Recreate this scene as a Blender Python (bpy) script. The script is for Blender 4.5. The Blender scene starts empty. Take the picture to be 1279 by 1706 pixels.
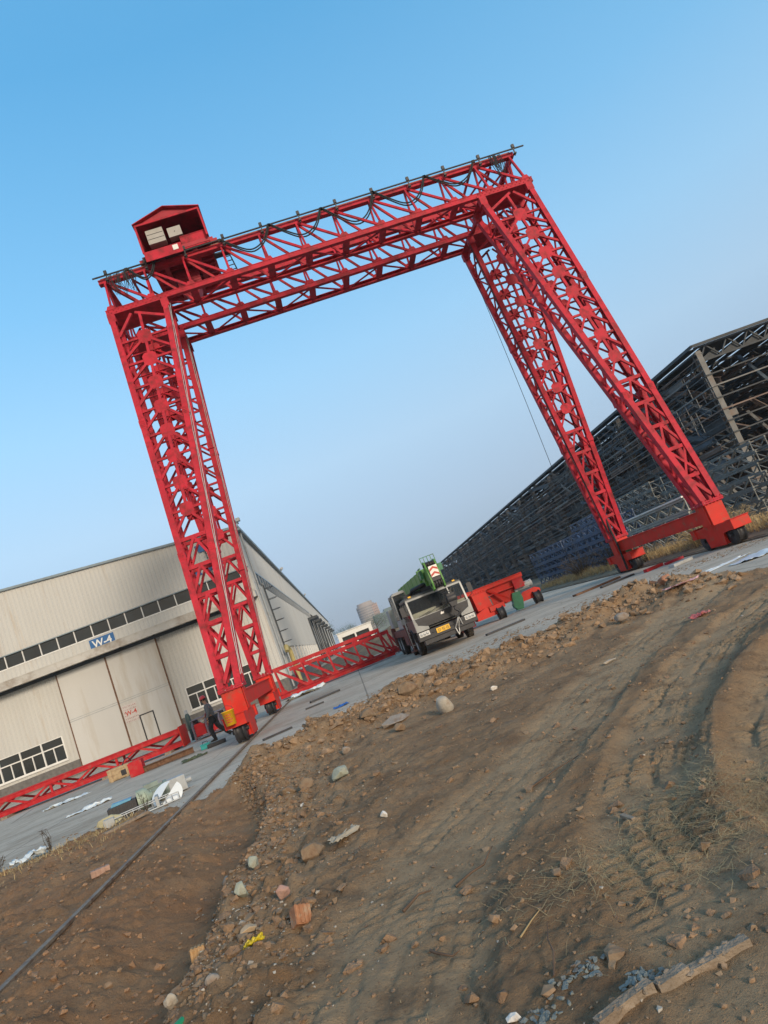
import bpy, bmesh, math, random
import numpy as np
from mathutils import Vector, Matrix
C = bpy.context.scene.collection
scene = bpy.context.scene
RNG = random.Random(7)
R = math.radians
V = Vector

# ------------------------------------------------------------------ helpers
class MB:
    """collects boxes, bars, tubes and hulls; build() links them as ONE mesh object"""
    def __init__(self, o=(0, 0, 0)):
        self.v = []; self.f = []; self.s = []; self.o = V(o)
    def add(self, vs, fs, smooth=False):
        n = len(self.v)
        self.v += [tuple(V(p) - self.o) for p in vs]
        self.f += [tuple(i + n for i in f) for f in fs]
        self.s += [smooth] * len(fs)
        return self
    def box(self, c, s, rot=None):
        c = V(c); hx, hy, hz = s[0] / 2, s[1] / 2, s[2] / 2
        p = [V((x, y, z)) for x in (-hx, hx) for y in (-hy, hy) for z in (-hz, hz)]
        if rot is not None: p = [rot @ q for q in p]
        return self.add([c + q for q in p], [(0, 1, 3, 2), (4, 6, 7, 5), (0, 4, 5, 1), (2, 3, 7, 6), (0, 2, 6, 4), (1, 5, 7, 3)])
    def bx(self, x0, x1, y0, y1, z0, z1):
        return self.box(((x0 + x1) / 2, (y0 + y1) / 2, (z0 + z1) / 2), (abs(x1 - x0), abs(y1 - y0), abs(z1 - z0)))
    def frame(self, p, q, up=(0, 0, 1)):
        p, q = V(p), V(q); d = (q - p); L = d.length; d = d / L if L else V((0, 0, 1))
        up = V(up)
        if abs(d.dot(up.normalized())) > .98: up = V((0, 1, 0)) if abs(d.y) < .9 else V((1, 0, 0))
        s = d.cross(up).normalized(); u = s.cross(d).normalized()
        return p, q, d, s, u
    def bar(self, p, q, w, h=None, up=(0, 0, 1), ext=0):
        h = h or w
        p, q, d, s, u = self.frame(p, q, up)
        p = p - d * ext; q = q + d * ext
        c = [s * (a * w / 2) + u * (b * h / 2) for a, b in ((-1, -1), (1, -1), (1, 1), (-1, 1))]
        return self.add([p + k for k in c] + [q + k for k in c], [(3, 2, 1, 0), (4, 5, 6, 7), (0, 1, 5, 4), (1, 2, 6, 5), (2, 3, 7, 6), (3, 0, 4, 7)])
    def ibar(self, p, q, w, h, t=.02, up=(0, 0, 1)):
        """I section: two flanges and a web"""
        p, q, d, s, u = self.frame(p, q, up)
        o = u * (h / 2 - t / 2)
        self.bar(p + o, q + o, w, t, u); self.bar(p - o, q - o, w, t, u)
        return self.bar(p, q, t, h - 2 * t, u)
    def tube(self, pts, r, n=8, cap=True, smooth=True):
        pts = [V(p) for p in pts]; m = len(pts)
        rs = r if isinstance(r, (list, tuple)) else [r] * m
        vs = []; prev = None
        for i, p in enumerate(pts):
            d = (pts[min(i + 1, m - 1)] - pts[max(i - 1, 0)])
            d = d.normalized() if d.length else V((0, 0, 1))
            if prev is None:
                a = V((0, 0, 1)) if abs(d.z) < .9 else V((1, 0, 0))
                s = d.cross(a).normalized()
            else:
                s = (prev - d * prev.dot(d)); s = s.normalized() if s.length > 1e-6 else d.orthogonal().normalized()
            prev = s; u = s.cross(d)
            for k in range(n):
                a = 2 * math.pi * k / n
                vs.append(p + (s * math.cos(a) + u * math.sin(a)) * rs[i])
        fs = [(i * n + k, i * n + (k + 1) % n, (i + 1) * n + (k + 1) % n, (i + 1) * n + k) for i in range(m - 1) for k in range(n)]
        self.add(vs, fs, smooth)
        if cap:
            self.add([vs[k] for k in range(n)], [tuple(range(n))[::-1]])
            self.add([vs[(m - 1) * n + k] for k in range(n)], [tuple(range(n))])
        return self
    def cyl(self, p, q, r, n=20, r2=None, smooth=True):
        return self.tube([p, q], [r, r if r2 is None else r2], n, True, smooth)
    def lathe(self, c, axis, prof, n=24, smooth=True):
        c = V(c); a = V(axis).normalized(); s = a.orthogonal().normalized(); u = a.cross(s)
        vs = [c + a * h + (s * math.cos(2 * math.pi * k / n) + u * math.sin(2 * math.pi * k / n)) * r for h, r in prof for k in range(n)]
        m = len(prof)
        fs = [(i * n + k, i * n + (k + 1) % n, (i + 1) * n + (k + 1) % n, (i + 1) * n + k) for i in range(m - 1) for k in range(n)]
        return self.add(vs, fs, smooth)
    def prism(self, poly, axis, a, b):
        """poly in the plane across axis ('x' -> (y,z), 'y' -> (x,z), 'z' -> (x,y))"""
        mk = {'x': lambda t, p: (t, p[0], p[1]), 'y': lambda t, p: (p[0], t, p[1]), 'z': lambda t, p: (p[0], p[1], t)}[axis]
        n = len(poly)
        vs = [mk(a, p) for p in poly] + [mk(b, p) for p in poly]
        return self.add(vs, [tuple(range(n))[::-1], tuple(range(n, 2 * n))] + [(i, (i + 1) % n, n + (i + 1) % n, n + i) for i in range(n)])
    def hull(self, c, s, seed=0, n=14, rot=None, smooth=False):
        vs, fs = hull_mesh(seed, n)
        m = rot if rot is not None else Matrix.Identity(3)
        return self.add([V(c) + m @ V((p[0] * s[0], p[1] * s[1], p[2] * s[2])) for p in vs], fs, smooth)
    def build(self, name, m, parent=None, loc=None, bevel=0, smooth=None):
        me = bpy.data.meshes.new(name)
        me.from_pydata(self.v, [], self.f); me.update()
        bm = bmesh.new(); bm.from_mesh(me); bmesh.ops.recalc_face_normals(bm, faces=bm.faces); bm.to_mesh(me); bm.free()
        me.polygons.foreach_set('use_smooth', self.s if smooth is None else [smooth] * len(self.s))
        me.materials.append(m)
        o = bpy.data.objects.new(name, me); C.objects.link(o)
        if parent is not None: o.parent = parent
        if loc is not None: o.location = loc
        if bevel:
            b = o.modifiers.new('bevel', 'BEVEL'); b.width = bevel; b.segments = 2; b.limit_method = 'ANGLE'
        return o
_hc = {}
def hull_mesh(seed, n=14):
    if (seed, n) in _hc: return _hc[(seed, n)]
    rr = random.Random(seed * 77 + n)
    bm = bmesh.new()
    for i in range(n):
        v = V((rr.gauss(0, 1), rr.gauss(0, 1), rr.gauss(0, 1))).normalized() * rr.uniform(.75, 1.0)
        bm.verts.new(v)
    r = bmesh.ops.convex_hull(bm, input=bm.verts)
    bmesh.ops.delete(bm, geom=[g for g in r['geom_interior'] if isinstance(g, bmesh.types.BMVert)], context='VERTS')
    bm.verts.index_update()
    res = ([tuple(v.co) for v in bm.verts], [tuple(v.index for v in f.verts) for f in bm.faces]); bm.free()
    _hc[(seed, n)] = res
    return res

def tag(o, label=None, cat=None, group=None, kind=None):
    if label: o['label'] = label
    if cat: o['category'] = cat
    if group: o['group'] = group
    if kind: o['kind'] = kind
    return o
def thing(name, label, cat, loc=(0, 0, 0), rz=0, group=None):
    o = bpy.data.objects.new(name, None); C.objects.link(o)
    o.empty_display_size = .2
    o.location = loc; o.rotation_euler = (0, 0, rz)
    return tag(o, label, cat, group)
def dup(root, loc=None, rz=None, label=None, rot=None):
    def cp(o, par):
        c = o.copy(); C.objects.link(c)
        if par is not None: c.parent = par
        for ch in list(o.children): cp(ch, c)
        return c
    r = cp(root, None)
    if loc is not None: r.location = loc
    if rz is not None: r.rotation_euler = (0, 0, rz)
    if rot is not None: r.rotation_euler = rot
    if label: r['label'] = label
    return r

# ------------------------------------------------------------------ materials
def pm(name, col, rough=.6, metal=0.0, var=.15, scale=4, dirt=None, damt=.0, dscale=1.5, bump=0.0, bscale=40, spec=.4, streak=False):
    m = bpy.data.materials.new(name); m.use_nodes = True
    nt = m.node_tree; nd = nt.nodes; ln = nt.links
    b = nd['Principled BSDF']
    b.inputs['Roughness'].default_value = rough; b.inputs['Metallic'].default_value = metal
    b.inputs['Specular IOR Level'].default_value = spec
    tc = nd.new('ShaderNodeTexCoord'); mp = nd.new('ShaderNodeMapping'); ln.new(tc.outputs['Object'], mp.inputs['Vector'])
    if streak: mp.inputs['Scale'].default_value = (1, 1, .12)
    n1 = nd.new('ShaderNodeTexNoise'); n1.inputs['Scale'].default_value = scale; n1.inputs['Detail'].default_value = 6
    ln.new(mp.outputs['Vector'], n1.inputs['Vector'])
    mx = nd.new('ShaderNodeMix'); mx.data_type = 'RGBA'
    mx.inputs['A'].default_value = tuple(c * (1 - var) for c in col[:3]) + (1,)
    mx.inputs['B'].default_value = tuple(min(1, c * (1 + var)) for c in col[:3]) + (1,)
    rp = nd.new('ShaderNodeMapRange'); rp.inputs['From Min'].default_value = .3; rp.inputs['From Max'].default_value = .7
    ln.new(n1.outputs['Fac'], rp.inputs['Value']); ln.new(rp.outputs['Result'], mx.inputs['Factor'])
    out = mx.outputs['Result']
    if dirt:
        n2 = nd.new('ShaderNodeTexNoise'); n2.inputs['Scale'].default_value = dscale; n2.inputs['Detail'].default_value = 9; n2.inputs['Roughness'].default_value = .65
        ln.new(mp.outputs['Vector'], n2.inputs['Vector'])
        r2 = nd.new('ShaderNodeMapRange'); r2.inputs['From Min'].default_value = .62 - .25 * damt; r2.inputs['From Max'].default_value = .8 - .2 * damt
        ln.new(n2.outputs['Fac'], r2.inputs['Value'])
        m2 = nd.new('ShaderNodeMix'); m2.data_type = 'RGBA'; m2.inputs['B'].default_value = tuple(dirt) + (1,)
        ln.new(out, m2.inputs['A']); ln.new(r2.outputs['Result'], m2.inputs['Factor']); out = m2.outputs['Result']
    ln.new(out, b.inputs['Base Color'])
    rr = nd.new('ShaderNodeMapRange'); rr.inputs['To Min'].default_value = max(0, rough - .1); rr.inputs['To Max'].default_value = min(1, rough + .12)
    ln.new(n1.outputs['Fac'], rr.inputs['Value']); ln.new(rr.outputs['Result'], b.inputs['Roughness'])
    if bump:
        n3 = nd.new('ShaderNodeTexNoise'); n3.inputs['Scale'].default_value = bscale; n3.inputs['Detail'].default_value = 5
        ln.new(tc.outputs['Object'], n3.inputs['Vector'])
        bp = nd.new('ShaderNodeBump'); bp.inputs['Strength'].default_value = bump; bp.inputs['Distance'].default_value = .02
        ln.new(n3.outputs['Fac'], bp.inputs['Height']); ln.new(bp.outputs['Normal'], b.inputs['Normal'])
    return m
RED = pm('red_paint', (.45, .022, .04), .6, var=.18, scale=1.3, dirt=(.2, .022, .026), damt=.62, dscale=3.2, spec=.2)
RED2 = pm('fresh_red_paint', (.52, .024, .014), .5, var=.12, scale=2, dirt=(.26, .08, .05), damt=.35, dscale=3, spec=.25)
REDF = pm('dusty_red_paint', (.42, .02, .026), .6, spec=.2, var=.2, scale=3, dirt=(.25, .09, .07), damt=.4, dscale=3)
REDD = pm('dark_red_paint', (.34, .02, .034), .55, var=.2, scale=3)
BLK = pm('black_rubber', (.018, .018, .02), .7, var=.3, scale=8)
BLKM = pm('black_steel', (.03, .03, .034), .5, var=.3, scale=6)
TYRE = pm('tyre_rubber', (.022, .021, .021), .85, var=.35, scale=10, dirt=(.11, .09, .07), damt=.5, dscale=5, bump=.3, bscale=60)
STEEL = pm('worn_steel', (.2, .155, .115), .55, .15, var=.3, scale=10, dirt=(.12, .06, .035), damt=.6, dscale=6)
RUST = pm('rusty_steel', (.16, .09, .055), .75, .2, var=.35, scale=9, dirt=(.09, .04, .025), damt=.6, dscale=12, bump=.3, bscale=70)
GALV = pm('galvanised_steel', (.42, .44, .45), .45, .5, var=.15, scale=6)
GREYP = pm('grey_paint', (.33, .35, .36), .5, var=.12, scale=5, dirt=(.2, .18, .15), damt=.3)
WHITEP = pm('white_paint', (.7, .7, .68), .45, var=.06, scale=5, dirt=(.4, .36, .3), damt=.25)
PANELW = pm('cabinet_panel', (.36, .35, .33), .5, var=.06, scale=5)
GREEN = pm('crane_green', (.085, .24, .045), .42, var=.12, scale=3, dirt=(.08, .13, .05), damt=.35, dscale=4)
GREEND = pm('dark_green_paint', (.02, .16, .08), .4, var=.2, scale=5, dirt=(.05, .06, .04), damt=.3)
GREENP = pm('plastic_green', (.02, .22, .1), .35, var=.2, scale=9)
YELL = pm('yellow_plastic', (.72, .40, .015), .4, var=.08, scale=6)
TEAL = pm('teal_plastic', (.03, .28, .28), .35, var=.2, scale=6)
BLUEP = pm('blue_cover', (.1, .3, .46), .5, var=.2, scale=5)
BLUESIGN = pm('blue_sign', (.03, .12, .3), .4, var=.12, scale=5)
GLASS = pm('dark_glass', (.018, .024, .028), .08, var=.4, scale=.6, spec=.6)
GLASSB = pm('cab_glass', (.03, .045, .06), .06, var=.3, scale=1.2, spec=.7)
CREAM = pm('cab_interior', (.55, .55, .42), .7, var=.15, scale=6)
WOOD = pm('wood', (.4, .3, .18), .75, var=.25, scale=6, dirt=(.2, .13, .08), damt=.4, dscale=6, bump=.3, bscale=30)
WOODG = pm('weathered_wood', (.26, .21, .16), .85, var=.25, scale=8, dirt=(.14, .1, .07), damt=.5, dscale=8, bump=.4, bscale=40)
BRICKM = pm('brick', (.33, .15, .075), .85, var=.25, scale=14, dirt=(.34, .27, .19), damt=.45, dscale=12, bump=.5, bscale=60)
ROCK = pm('grey_rock', (.27, .235, .2), .9, var=.22, scale=10, dirt=(.17, .11, .07), damt=.6, dscale=6, bump=.6, bscale=40)
ROCKL = pm('pale_rock', (.36, .33, .28), .9, var=.2, scale=9, dirt=(.2, .14, .09), damt=.45, dscale=6, bump=.5, bscale=40)
ROCKG = pm('green_grey_concrete', (.3, .32, .26), .9, var=.18, scale=9, dirt=(.2, .15, .1), damt=.35, dscale=8, bump=.5, bscale=50)
ROCKB = pm('brown_stone', (.215, .155, .1), .92, var=.25, scale=10, dirt=(.15, .09, .055), damt=.6, dscale=7, bump=.6, bscale=40)
WHITES = pm('white_stone', (.6, .58, .54), .85, var=.15, scale=10, dirt=(.35, .27, .2), damt=.4, dscale=8, bump=.4, bscale=50)
PLASTIC = pm('pale_plastic_sheet', (.66, .72, .74), .35, var=.12, scale=5, dirt=(.4, .38, .34), damt=.3, dscale=5)
PINK = pm('pink_cloth', (.36, .1, .11), .8, var=.25, scale=8, dirt=(.3, .2, .15), damt=.4, dscale=8)
YCLOTH = pm('yellow_plastic_wrap', (.55, .42, .02), .35, var=.2, scale=8)
STRAW = pm('straw', (.38, .27, .135), .85, var=.3, scale=3)
DRYGR = pm('dry_grass', (.4, .3, .15), .9, var=.35, scale=2)
BRUSH = pm('dark_brush', (.075, .06, .045), .9, var=.35, scale=2)
CONCG = pm('grey_concrete_block', (.3, .29, .27), .9, var=.15, scale=6, dirt=(.2, .15, .1), damt=.5, dscale=5, bump=.5, bscale=40)
MORTAR = pm('blue_grey_mortar', (.17, .19, .18), .9, var=.2, scale=10, dirt=(.16, .11, .08), damt=.5, dscale=9, bump=.7, bscale=50)
SHEDG = pm('shed_steel', (.16, .165, .165), .6, var=.3, scale=.8, dirt=(.11, .07, .055), damt=.5, dscale=1.2)
SHEDC = pm('shed_column_grey', (.16, .16, .155), .7, var=.22, scale=1.5, dirt=(.17, .12, .09), damt=.45, dscale=1.2)
SHEDD = pm('shed_dark_steel', (.05, .056, .062), .7, var=.4, scale=1)
SHEDR = pm('shed_rusty_steel', (.17, .125, .105), .75, var=.35, scale=1.2)
SHEDB = pm('shed_blue_steel', (.085, .115, .15), .65, var=.3, scale=1.1)
LATB = pm('lattice_blue', (.05, .085, .16), .55, var=.3, scale=1.2, dirt=(.12, .1, .09), damt=.35)
LATG = pm('lattice_grey', (.15, .16, .155), .6, var=.25, scale=1.2, dirt=(.14, .1, .07), damt=.4)
LATW = pm('lattice_pale', (.3, .31, .29), .6, var=.2, scale=1.2, dirt=(.2, .16, .12), damt=.3)
CLAD = pm('beige_cladding', (.475, .475, .455), .55, var=.05, scale=.5, dirt=(.4, .34, .27), damt=.22, dscale=1.1, streak=True)
CLADP = pm('grey_gate_panel', (.475, .475, .46), .55, var=.05, scale=.7, dirt=(.38, .34, .28), damt=.3, dscale=.9, streak=True)
FASCIA = pm('canopy_fascia', (.44, .43, .4), .6, var=.08, scale=1, dirt=(.24, .2, .16), damt=.55, dscale=.9)
BRICKG = pm('grey_brick_plinth', (.13, .125, .12), .85, var=.25, scale=5, bump=.3, bscale=20)
FRAMEW = pm('white_window_frame', (.66, .66, .64), .4, var=.05, scale=3)
TRIM = pm('blue_grey_trim', (.2, .25, .28), .5, var=.1, scale=2)
YPIPE = pm('yellow_pipe', (.4, .33, .14), .5, var=.15, scale=3)
CHEVW = pm('white_board', (.75, .72, .68), .4, var=.05)
CHEVR = pm('red_marking', (.45, .05, .03), .4, var=.1)
ORANGE = pm('yellow_plate', (.72, .42, .03), .4, var=.05)
SILVER = pm('silver_paint', (.29, .3, .3), .3, .25, var=.06, scale=4, dirt=(.3, .28, .25), damt=.2)
LAMPM = pm('lamp_glass', (.6, .6, .58), .12, var=.15, scale=12)
SKIN = pm('skin', (.35, .2, .14), .6, var=.08)
# ------------------------------------------------------------------ gantry crane
CO = V((4.8, 27.4, 0))
XL, XR = -4.42, 14.0             # plumb outer faces of the legs
ZB, ZT = 1.75, 16.98             # leg flange / underside of girders
GN = (25.7, 26.9)                # lower chord centre lines of the near girder
GF = (28.5, 29.85)               # and of the far girder
crane = thing('gantry_crane', 'tall red lattice gantry crane with two trussed girders standing on four tapering legs', 'gantry crane', CO)
def cmb(): return MB(CO)
def lerp(a, b, t): return a + (b - a) * t

def ang(m, a, b, w, ny):
    """angle iron: outer leg in the face of the tower, other leg pointing into it along the lower edge"""
    p, q, d, sv, u = m.frame(a, b, (0, 1, 0))
    dn = sv if sv.z < 0 else -sv
    m.bar(a, b, w, .014, (0, 1, 0)); o = dn * (w / 2 - .007) + V((0, -ny * w * .5, 0)); m.bar(V(a) + o, V(b) + o, .014, w * .9, (0, 1, 0))
def make_leg(side, near):
    xo = XL if side == 0 else XR
    sg = 1 if side == 0 else -1
    yb = 23.2 if near else 31.5
    yt = GN if near else GF
    def P(i, j, z):                    # i 0 outer 1 inner, j 0 front 1 back
        t = (z - ZB) / (ZT - ZB)
        x = xo + sg * (lerp(.11, .12, t) if i == 0 else lerp(.66, 2.30, t))
        y = lerp(yb + (-.27 if j == 0 else .27), yt[j], t)
        return V((x, y, z))
    leg = cmb()
    fl = cmb()
    c0 = (P(0, 0, ZB) + P(1, 1, ZB)) / 2
    fl.bx(c0.x - .41, c0.x + .41, c0.y - .43, c0.y + .43, ZB - .12, ZB - .065)
    fl.bx(c0.x - .41, c0.x + .41, c0.y - .43, c0.y + .43, ZB - .055, ZB)
    for k in range(6):
        for yy in (-.43, .43): fl.cyl((c0.x - .36 + k * .144, c0.y + yy * .92, ZB - .14), (c0.x - .36 + k * .144, c0.y + yy * .92, ZB + .04), .028, 6)
    root = fl.build('leg', RED, crane)
    for i in (0, 1):
        for j in (0, 1):
            m = cmb(); w = .235
            a, b = P(i, j, ZB), P(i, j, ZT)
            m.bar(a, b, .06, w, (sg if i == 0 else -sg, 0, 0)) if False else None
            # channel: web facing outwards in x plus two flanges
            ox = V((-.1 * sg if i == 0 else .1 * sg, 0, 0))
            m.bar(a + ox, b + ox, w, .03, (1, 0, 0))
            for s in (-1, 1):
                oy = V((0, s * (w / 2 - .015), 0))
                m.bar(a + oy, b + oy, .03, .2, (1, 0, 0))
            for zz in (6.45, 11.85):
                p = P(i, j, zz); m.box(p, (.25, .29, .3))
                for q in range(4): m.box(p + V((0, -.148, -.1 + q * .07)), (.16, .02, .03))
            m.build('chord', RED, root)
    lv = [15.57, 14.51, 13.44, 12.37, 11.31, 10.26, 9.15, 8.10]
    lo = [7.03, 5.97, 4.94, 3.93, 2.77]
    br = cmb()
    for j in (0, 1):
        yo = V((0, -.055 if j == 0 else .055, 0)); ny = -1 if j == 0 else 1
        def F(u, z): return P(0, j, z).lerp(P(1, j, z), u) + yo
        prev = None
        nodes = [16.75] + lv
        for k, z in enumerate(lv):
            zt = nodes[k]
            ang(br, F(0, z), F(1, z), 0.085, ny)
            ang(br, F(.5, z), F(.5, zt), 0.104, ny)
            zn = lv[k + 1] if k + 1 < len(lv) else lo[0]
            ang(br, F(.5, z), F(1, lerp(z, zn, .75)), 0.091, ny)
            ang(br, F(.5, z), F(0, lerp(z, zn, .75)), 0.091, ny)
            if k == 0:
                ang(br, F(.42, 16.8), F(1, 16.2), 0.104, ny); ang(br, F(.35, 16.8), F(0.04, 15.9), 0.104, ny)
        for k, z in enumerate(lo):
            zn = lo[k + 1] if k + 1 < len(lo) else 1.8
            ang(br, F(0, z), F(1, z), 0.134, ny)
            if k < 3:
                ang(br, F(.5, z), F(.04, zn + .12), 0.091, ny); ang(br, F(.5, z), F(.96, zn + .12), 0.091, ny)
            elif k == 3:
                ang(br, F(.05, z), F(.95, zn), 0.085, ny); ang(br, F(.95, z), F(.05, zn), 0.085, ny)
            else:
                ang(br, F(.95, z), F(.2, zn + .1), 0.122, ny)
    alls = [16.6] + lv + lo + [1.9]
    for i in (0, 1):                    # narrow side faces: rungs and single diagonals
        al2 = alls[::2] + ([alls[-1]] if len(alls) % 2 == 0 else [])
        for k in range(len(al2) - 1):
            z, zn = al2[k], al2[k + 1]
            a0, a1, b0, b1 = P(i, 0, z), P(i, 1, z), P(i, 0, zn), P(i, 1, zn)
            br.bar(a0, a1, .05, .07, (1, 0, 0))
            zm = (z + zn) / 2; br.bar(P(i, 0, zm), P(i, 1, zm), .05, .07, (1, 0, 0)); br.bar(a0, P(i, 1, zm), .05, .065, (1, 0, 0)); br.bar(P(i, 1, zm), b0, .05, .065, (1, 0, 0))
    br.build('bracing', RED, root)
    for k, z in enumerate(lv):
        for j in (0, 1):
            g = cmb(); c = P(0, j, z).lerp(P(1, j, z), .5) + V((0, -.078 if j == 0 else .078, 0)); s = lerp(.24, .275, (z - 8) / 8)
            ch = s * .42
            g.prism([(c.x - s, c.z - s + ch), (c.x - s + ch, c.z - s), (c.x + s - ch, c.z - s), (c.x + s, c.z - s + ch), (c.x + s, c.z + s - ch), (c.x + s - ch, c.z + s), (c.x - s + ch, c.z + s), (c.x - s, c.z + s - ch)], 'y', c.y - .008, c.y + .008)
            g.build('gusset_plate', RED, root)
    tp = cmb(); a, b = P(0, 0, ZT), P(1, 1, ZT)
    tp.bx(min(a.x, b.x) - .12, max(a.x, b.x) + .12, a.y - .14, b.y + .14, ZT - .03, ZT - .002)
    for i in (0, 1):
        for j in (0, 1):
            p = P(i, j, ZT - .2); tp.box(p, (.3, .28, .34))
    tp.build('head_plate', RED, root)
    if side == 0 or not near:           # conduits clipped along the inner chord
        cb = cmb()
        for d in (0, .05):
            pts = []
            for q in range(24):
                z = lerp(2.0, 16.7, q / 23.); p = P(1, 0, z)
                pts.append(p + V((sg * (.13 + d + .012 * math.sin(q * 2.1 + d * 50)), -.06, 0)))
            cb.tube(pts, .013, 6)
        cb.build('conduit', GALV if side == 0 else BLK, root)
    return root
for sd in (0, 1):
    for nr in (True, False): make_leg(sd, nr)

NP = 11
GX0, GX1 = -4.46, 14.16
def make_girder(yl):
    ym = (yl[0] + yl[1]) / 2
    ZL0, ZL1, ZTOP = 17.0, 17.22, 18.78
    g = cmb()                                       # the girder's cross plates are its own mesh
    st = (GX1 - GX0 - .5) / NP
    xs = [GX0 + .25 + st * k for k in range(NP + 1)]
    for k, x in enumerate(xs):
        g.bar((x, yl[0] + .1, 17.08), (x, yl[1] - .1, 17.08), .3, .03)
        if k < NP:
            a = (x + .05, yl[0] + .1, 17.05) if k % 2 else (x + .05, yl[1] - .1, 17.05)
            b = (xs[k + 1] - .05, yl[1] - .1, 17.05) if k % 2 else (xs[k + 1] - .05, yl[0] + .1, 17.05)
            g.bar(a, b, .07, .05)
    root = g.build('girder', RED, crane)
    tc = cmb()
    tc.bx(GX0, GX1, ym - .13, ym + .13, ZTOP + .13, ZTOP + .16); tc.bx(GX0, GX1, ym - .13, ym + .13, ZTOP - .03, ZTOP)
    for s in (-1, 1): tc.bx(GX0 + .01, GX1 - .01, ym + s * .115 - .012, ym + s * .115 + .012, ZTOP + .001, ZTOP + .129)
    tc.build('top_chord', RED, root)
    rl = cmb(); rl.bx(GX0 + .1, GX1 - .1, ym - .045, ym + .045, ZTOP + .162, ZTOP + .18); rl.bx(GX0 + .1, GX1 - .1, ym - .012, ym + .012, ZTOP + .18, ZTOP + .23); rl.bx(GX0 + .1, GX1 - .1, ym - .03, ym + .03, ZTOP + .231, ZTOP + .26)
    rl.build('trolley_rail', STEEL, root)
    for y, s in ((yl[0], -1), (yl[1], 1)):
        lc = cmb()
        lc.bx(GX0, GX1, y - .1, y + .1, ZL0, ZL0 + .025); lc.bx(GX0, GX1, y - .1, y + .1, ZL1 - .025, ZL1)
        lc.bx(GX0 + .005, GX1 - .005, y + s * .07 - .014, y + s * .07 + .014, ZL0 + .026, ZL1 - .026)
        for k in range(1, NP): lc.bx(xs[k] - .006, xs[k] + .006, y - .09, y + .09, ZL0 + .027, ZL1 - .027)
        for e in range(26):
            for x in (GX0 + .12 + e * .1, GX1 - .12 - e * .1):
                lc.box((x, y + s * .105, ZL0 + (.06 if e % 2 else .15)), (.03, .025, .03))
        lc.build('lower_chord', RED, root)
    wb = cmb()
    for y, s in ((yl[0], -1), (yl[1], 1)):
        yb = y + s * .02
        for k, x in enumerate(xs):
            wb.bar((x, ym + s * .08, ZTOP - .02), (x, yb, ZL1), .1, .075, (1, 0, 0))
            if k < NP: wb.bar((x + .1, ym + s * .085, ZTOP - .02), (xs[k + 1] - .09, yb, ZL1), .1, .075, (0, 1, 0))
        for k, x in enumerate(xs):
            wb.prism([(x - .2, ZL1 + .0), (x + .17, ZL1 + .0), (x + .1, ZL1 + .16), (x - .12, ZL1 + .16)], 'y', yb - .052, yb - .044)
    wb.build('web_bracing', RED, root)
    return root
make_girder(GN); make_girder(GF)
# end frames tying the two girders together
for x0 in (GX0 + .2, GX1 - .2, GX0 + 2.25, GX1 - 2.25):
    e = cmb()
    y0, y1 = (GN[0] + GN[1]) / 2, (GF[0] + GF[1]) / 2
    big = abs(x0 - GX0) < .5 or abs(x0 - GX1) < .5
    e.bar((x0, GN[1] + .1, 17.1), (x0, GF[0] - .1, 17.1), .14, .14)
    if big: e.bar((x0, y0 + .15, 18.8), (x0, y1 - .15, 18.8), .12, .12)
    ya, yb2 = GN[1] + .1, GF[0] - .1
    if big:
        for t in (.0, .33, .66):
            e.bar((x0, lerp(ya - .3, yb2 + .3, t), 18.75 if int(t * 3) % 2 == 0 else 17.1), (x0, lerp(ya - .3, yb2 + .3, t + .33), 17.1 if int(t * 3) % 2 == 0 else 18.75), .09, .07, (1, 0, 0))
        d = 1 if x0 < 4 else -1
        for k in range(5): e.bar((x0 + d * k * .5 + .1, y0 + .15, 18.72 - k * .0), (x0 + d * k * .5 + .1, y1 - .15, 18.72), .09, .08) if k in (0, 2, 4) else e.bar((x0 + d * (k - 1) * .5 + .1, y0 + .15, 18.72), (x0 + d * (k + 1) * .5 + .1, y1 - .15, 18.72), .07, .06)
    e.build('end_frame', RED, crane)
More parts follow.
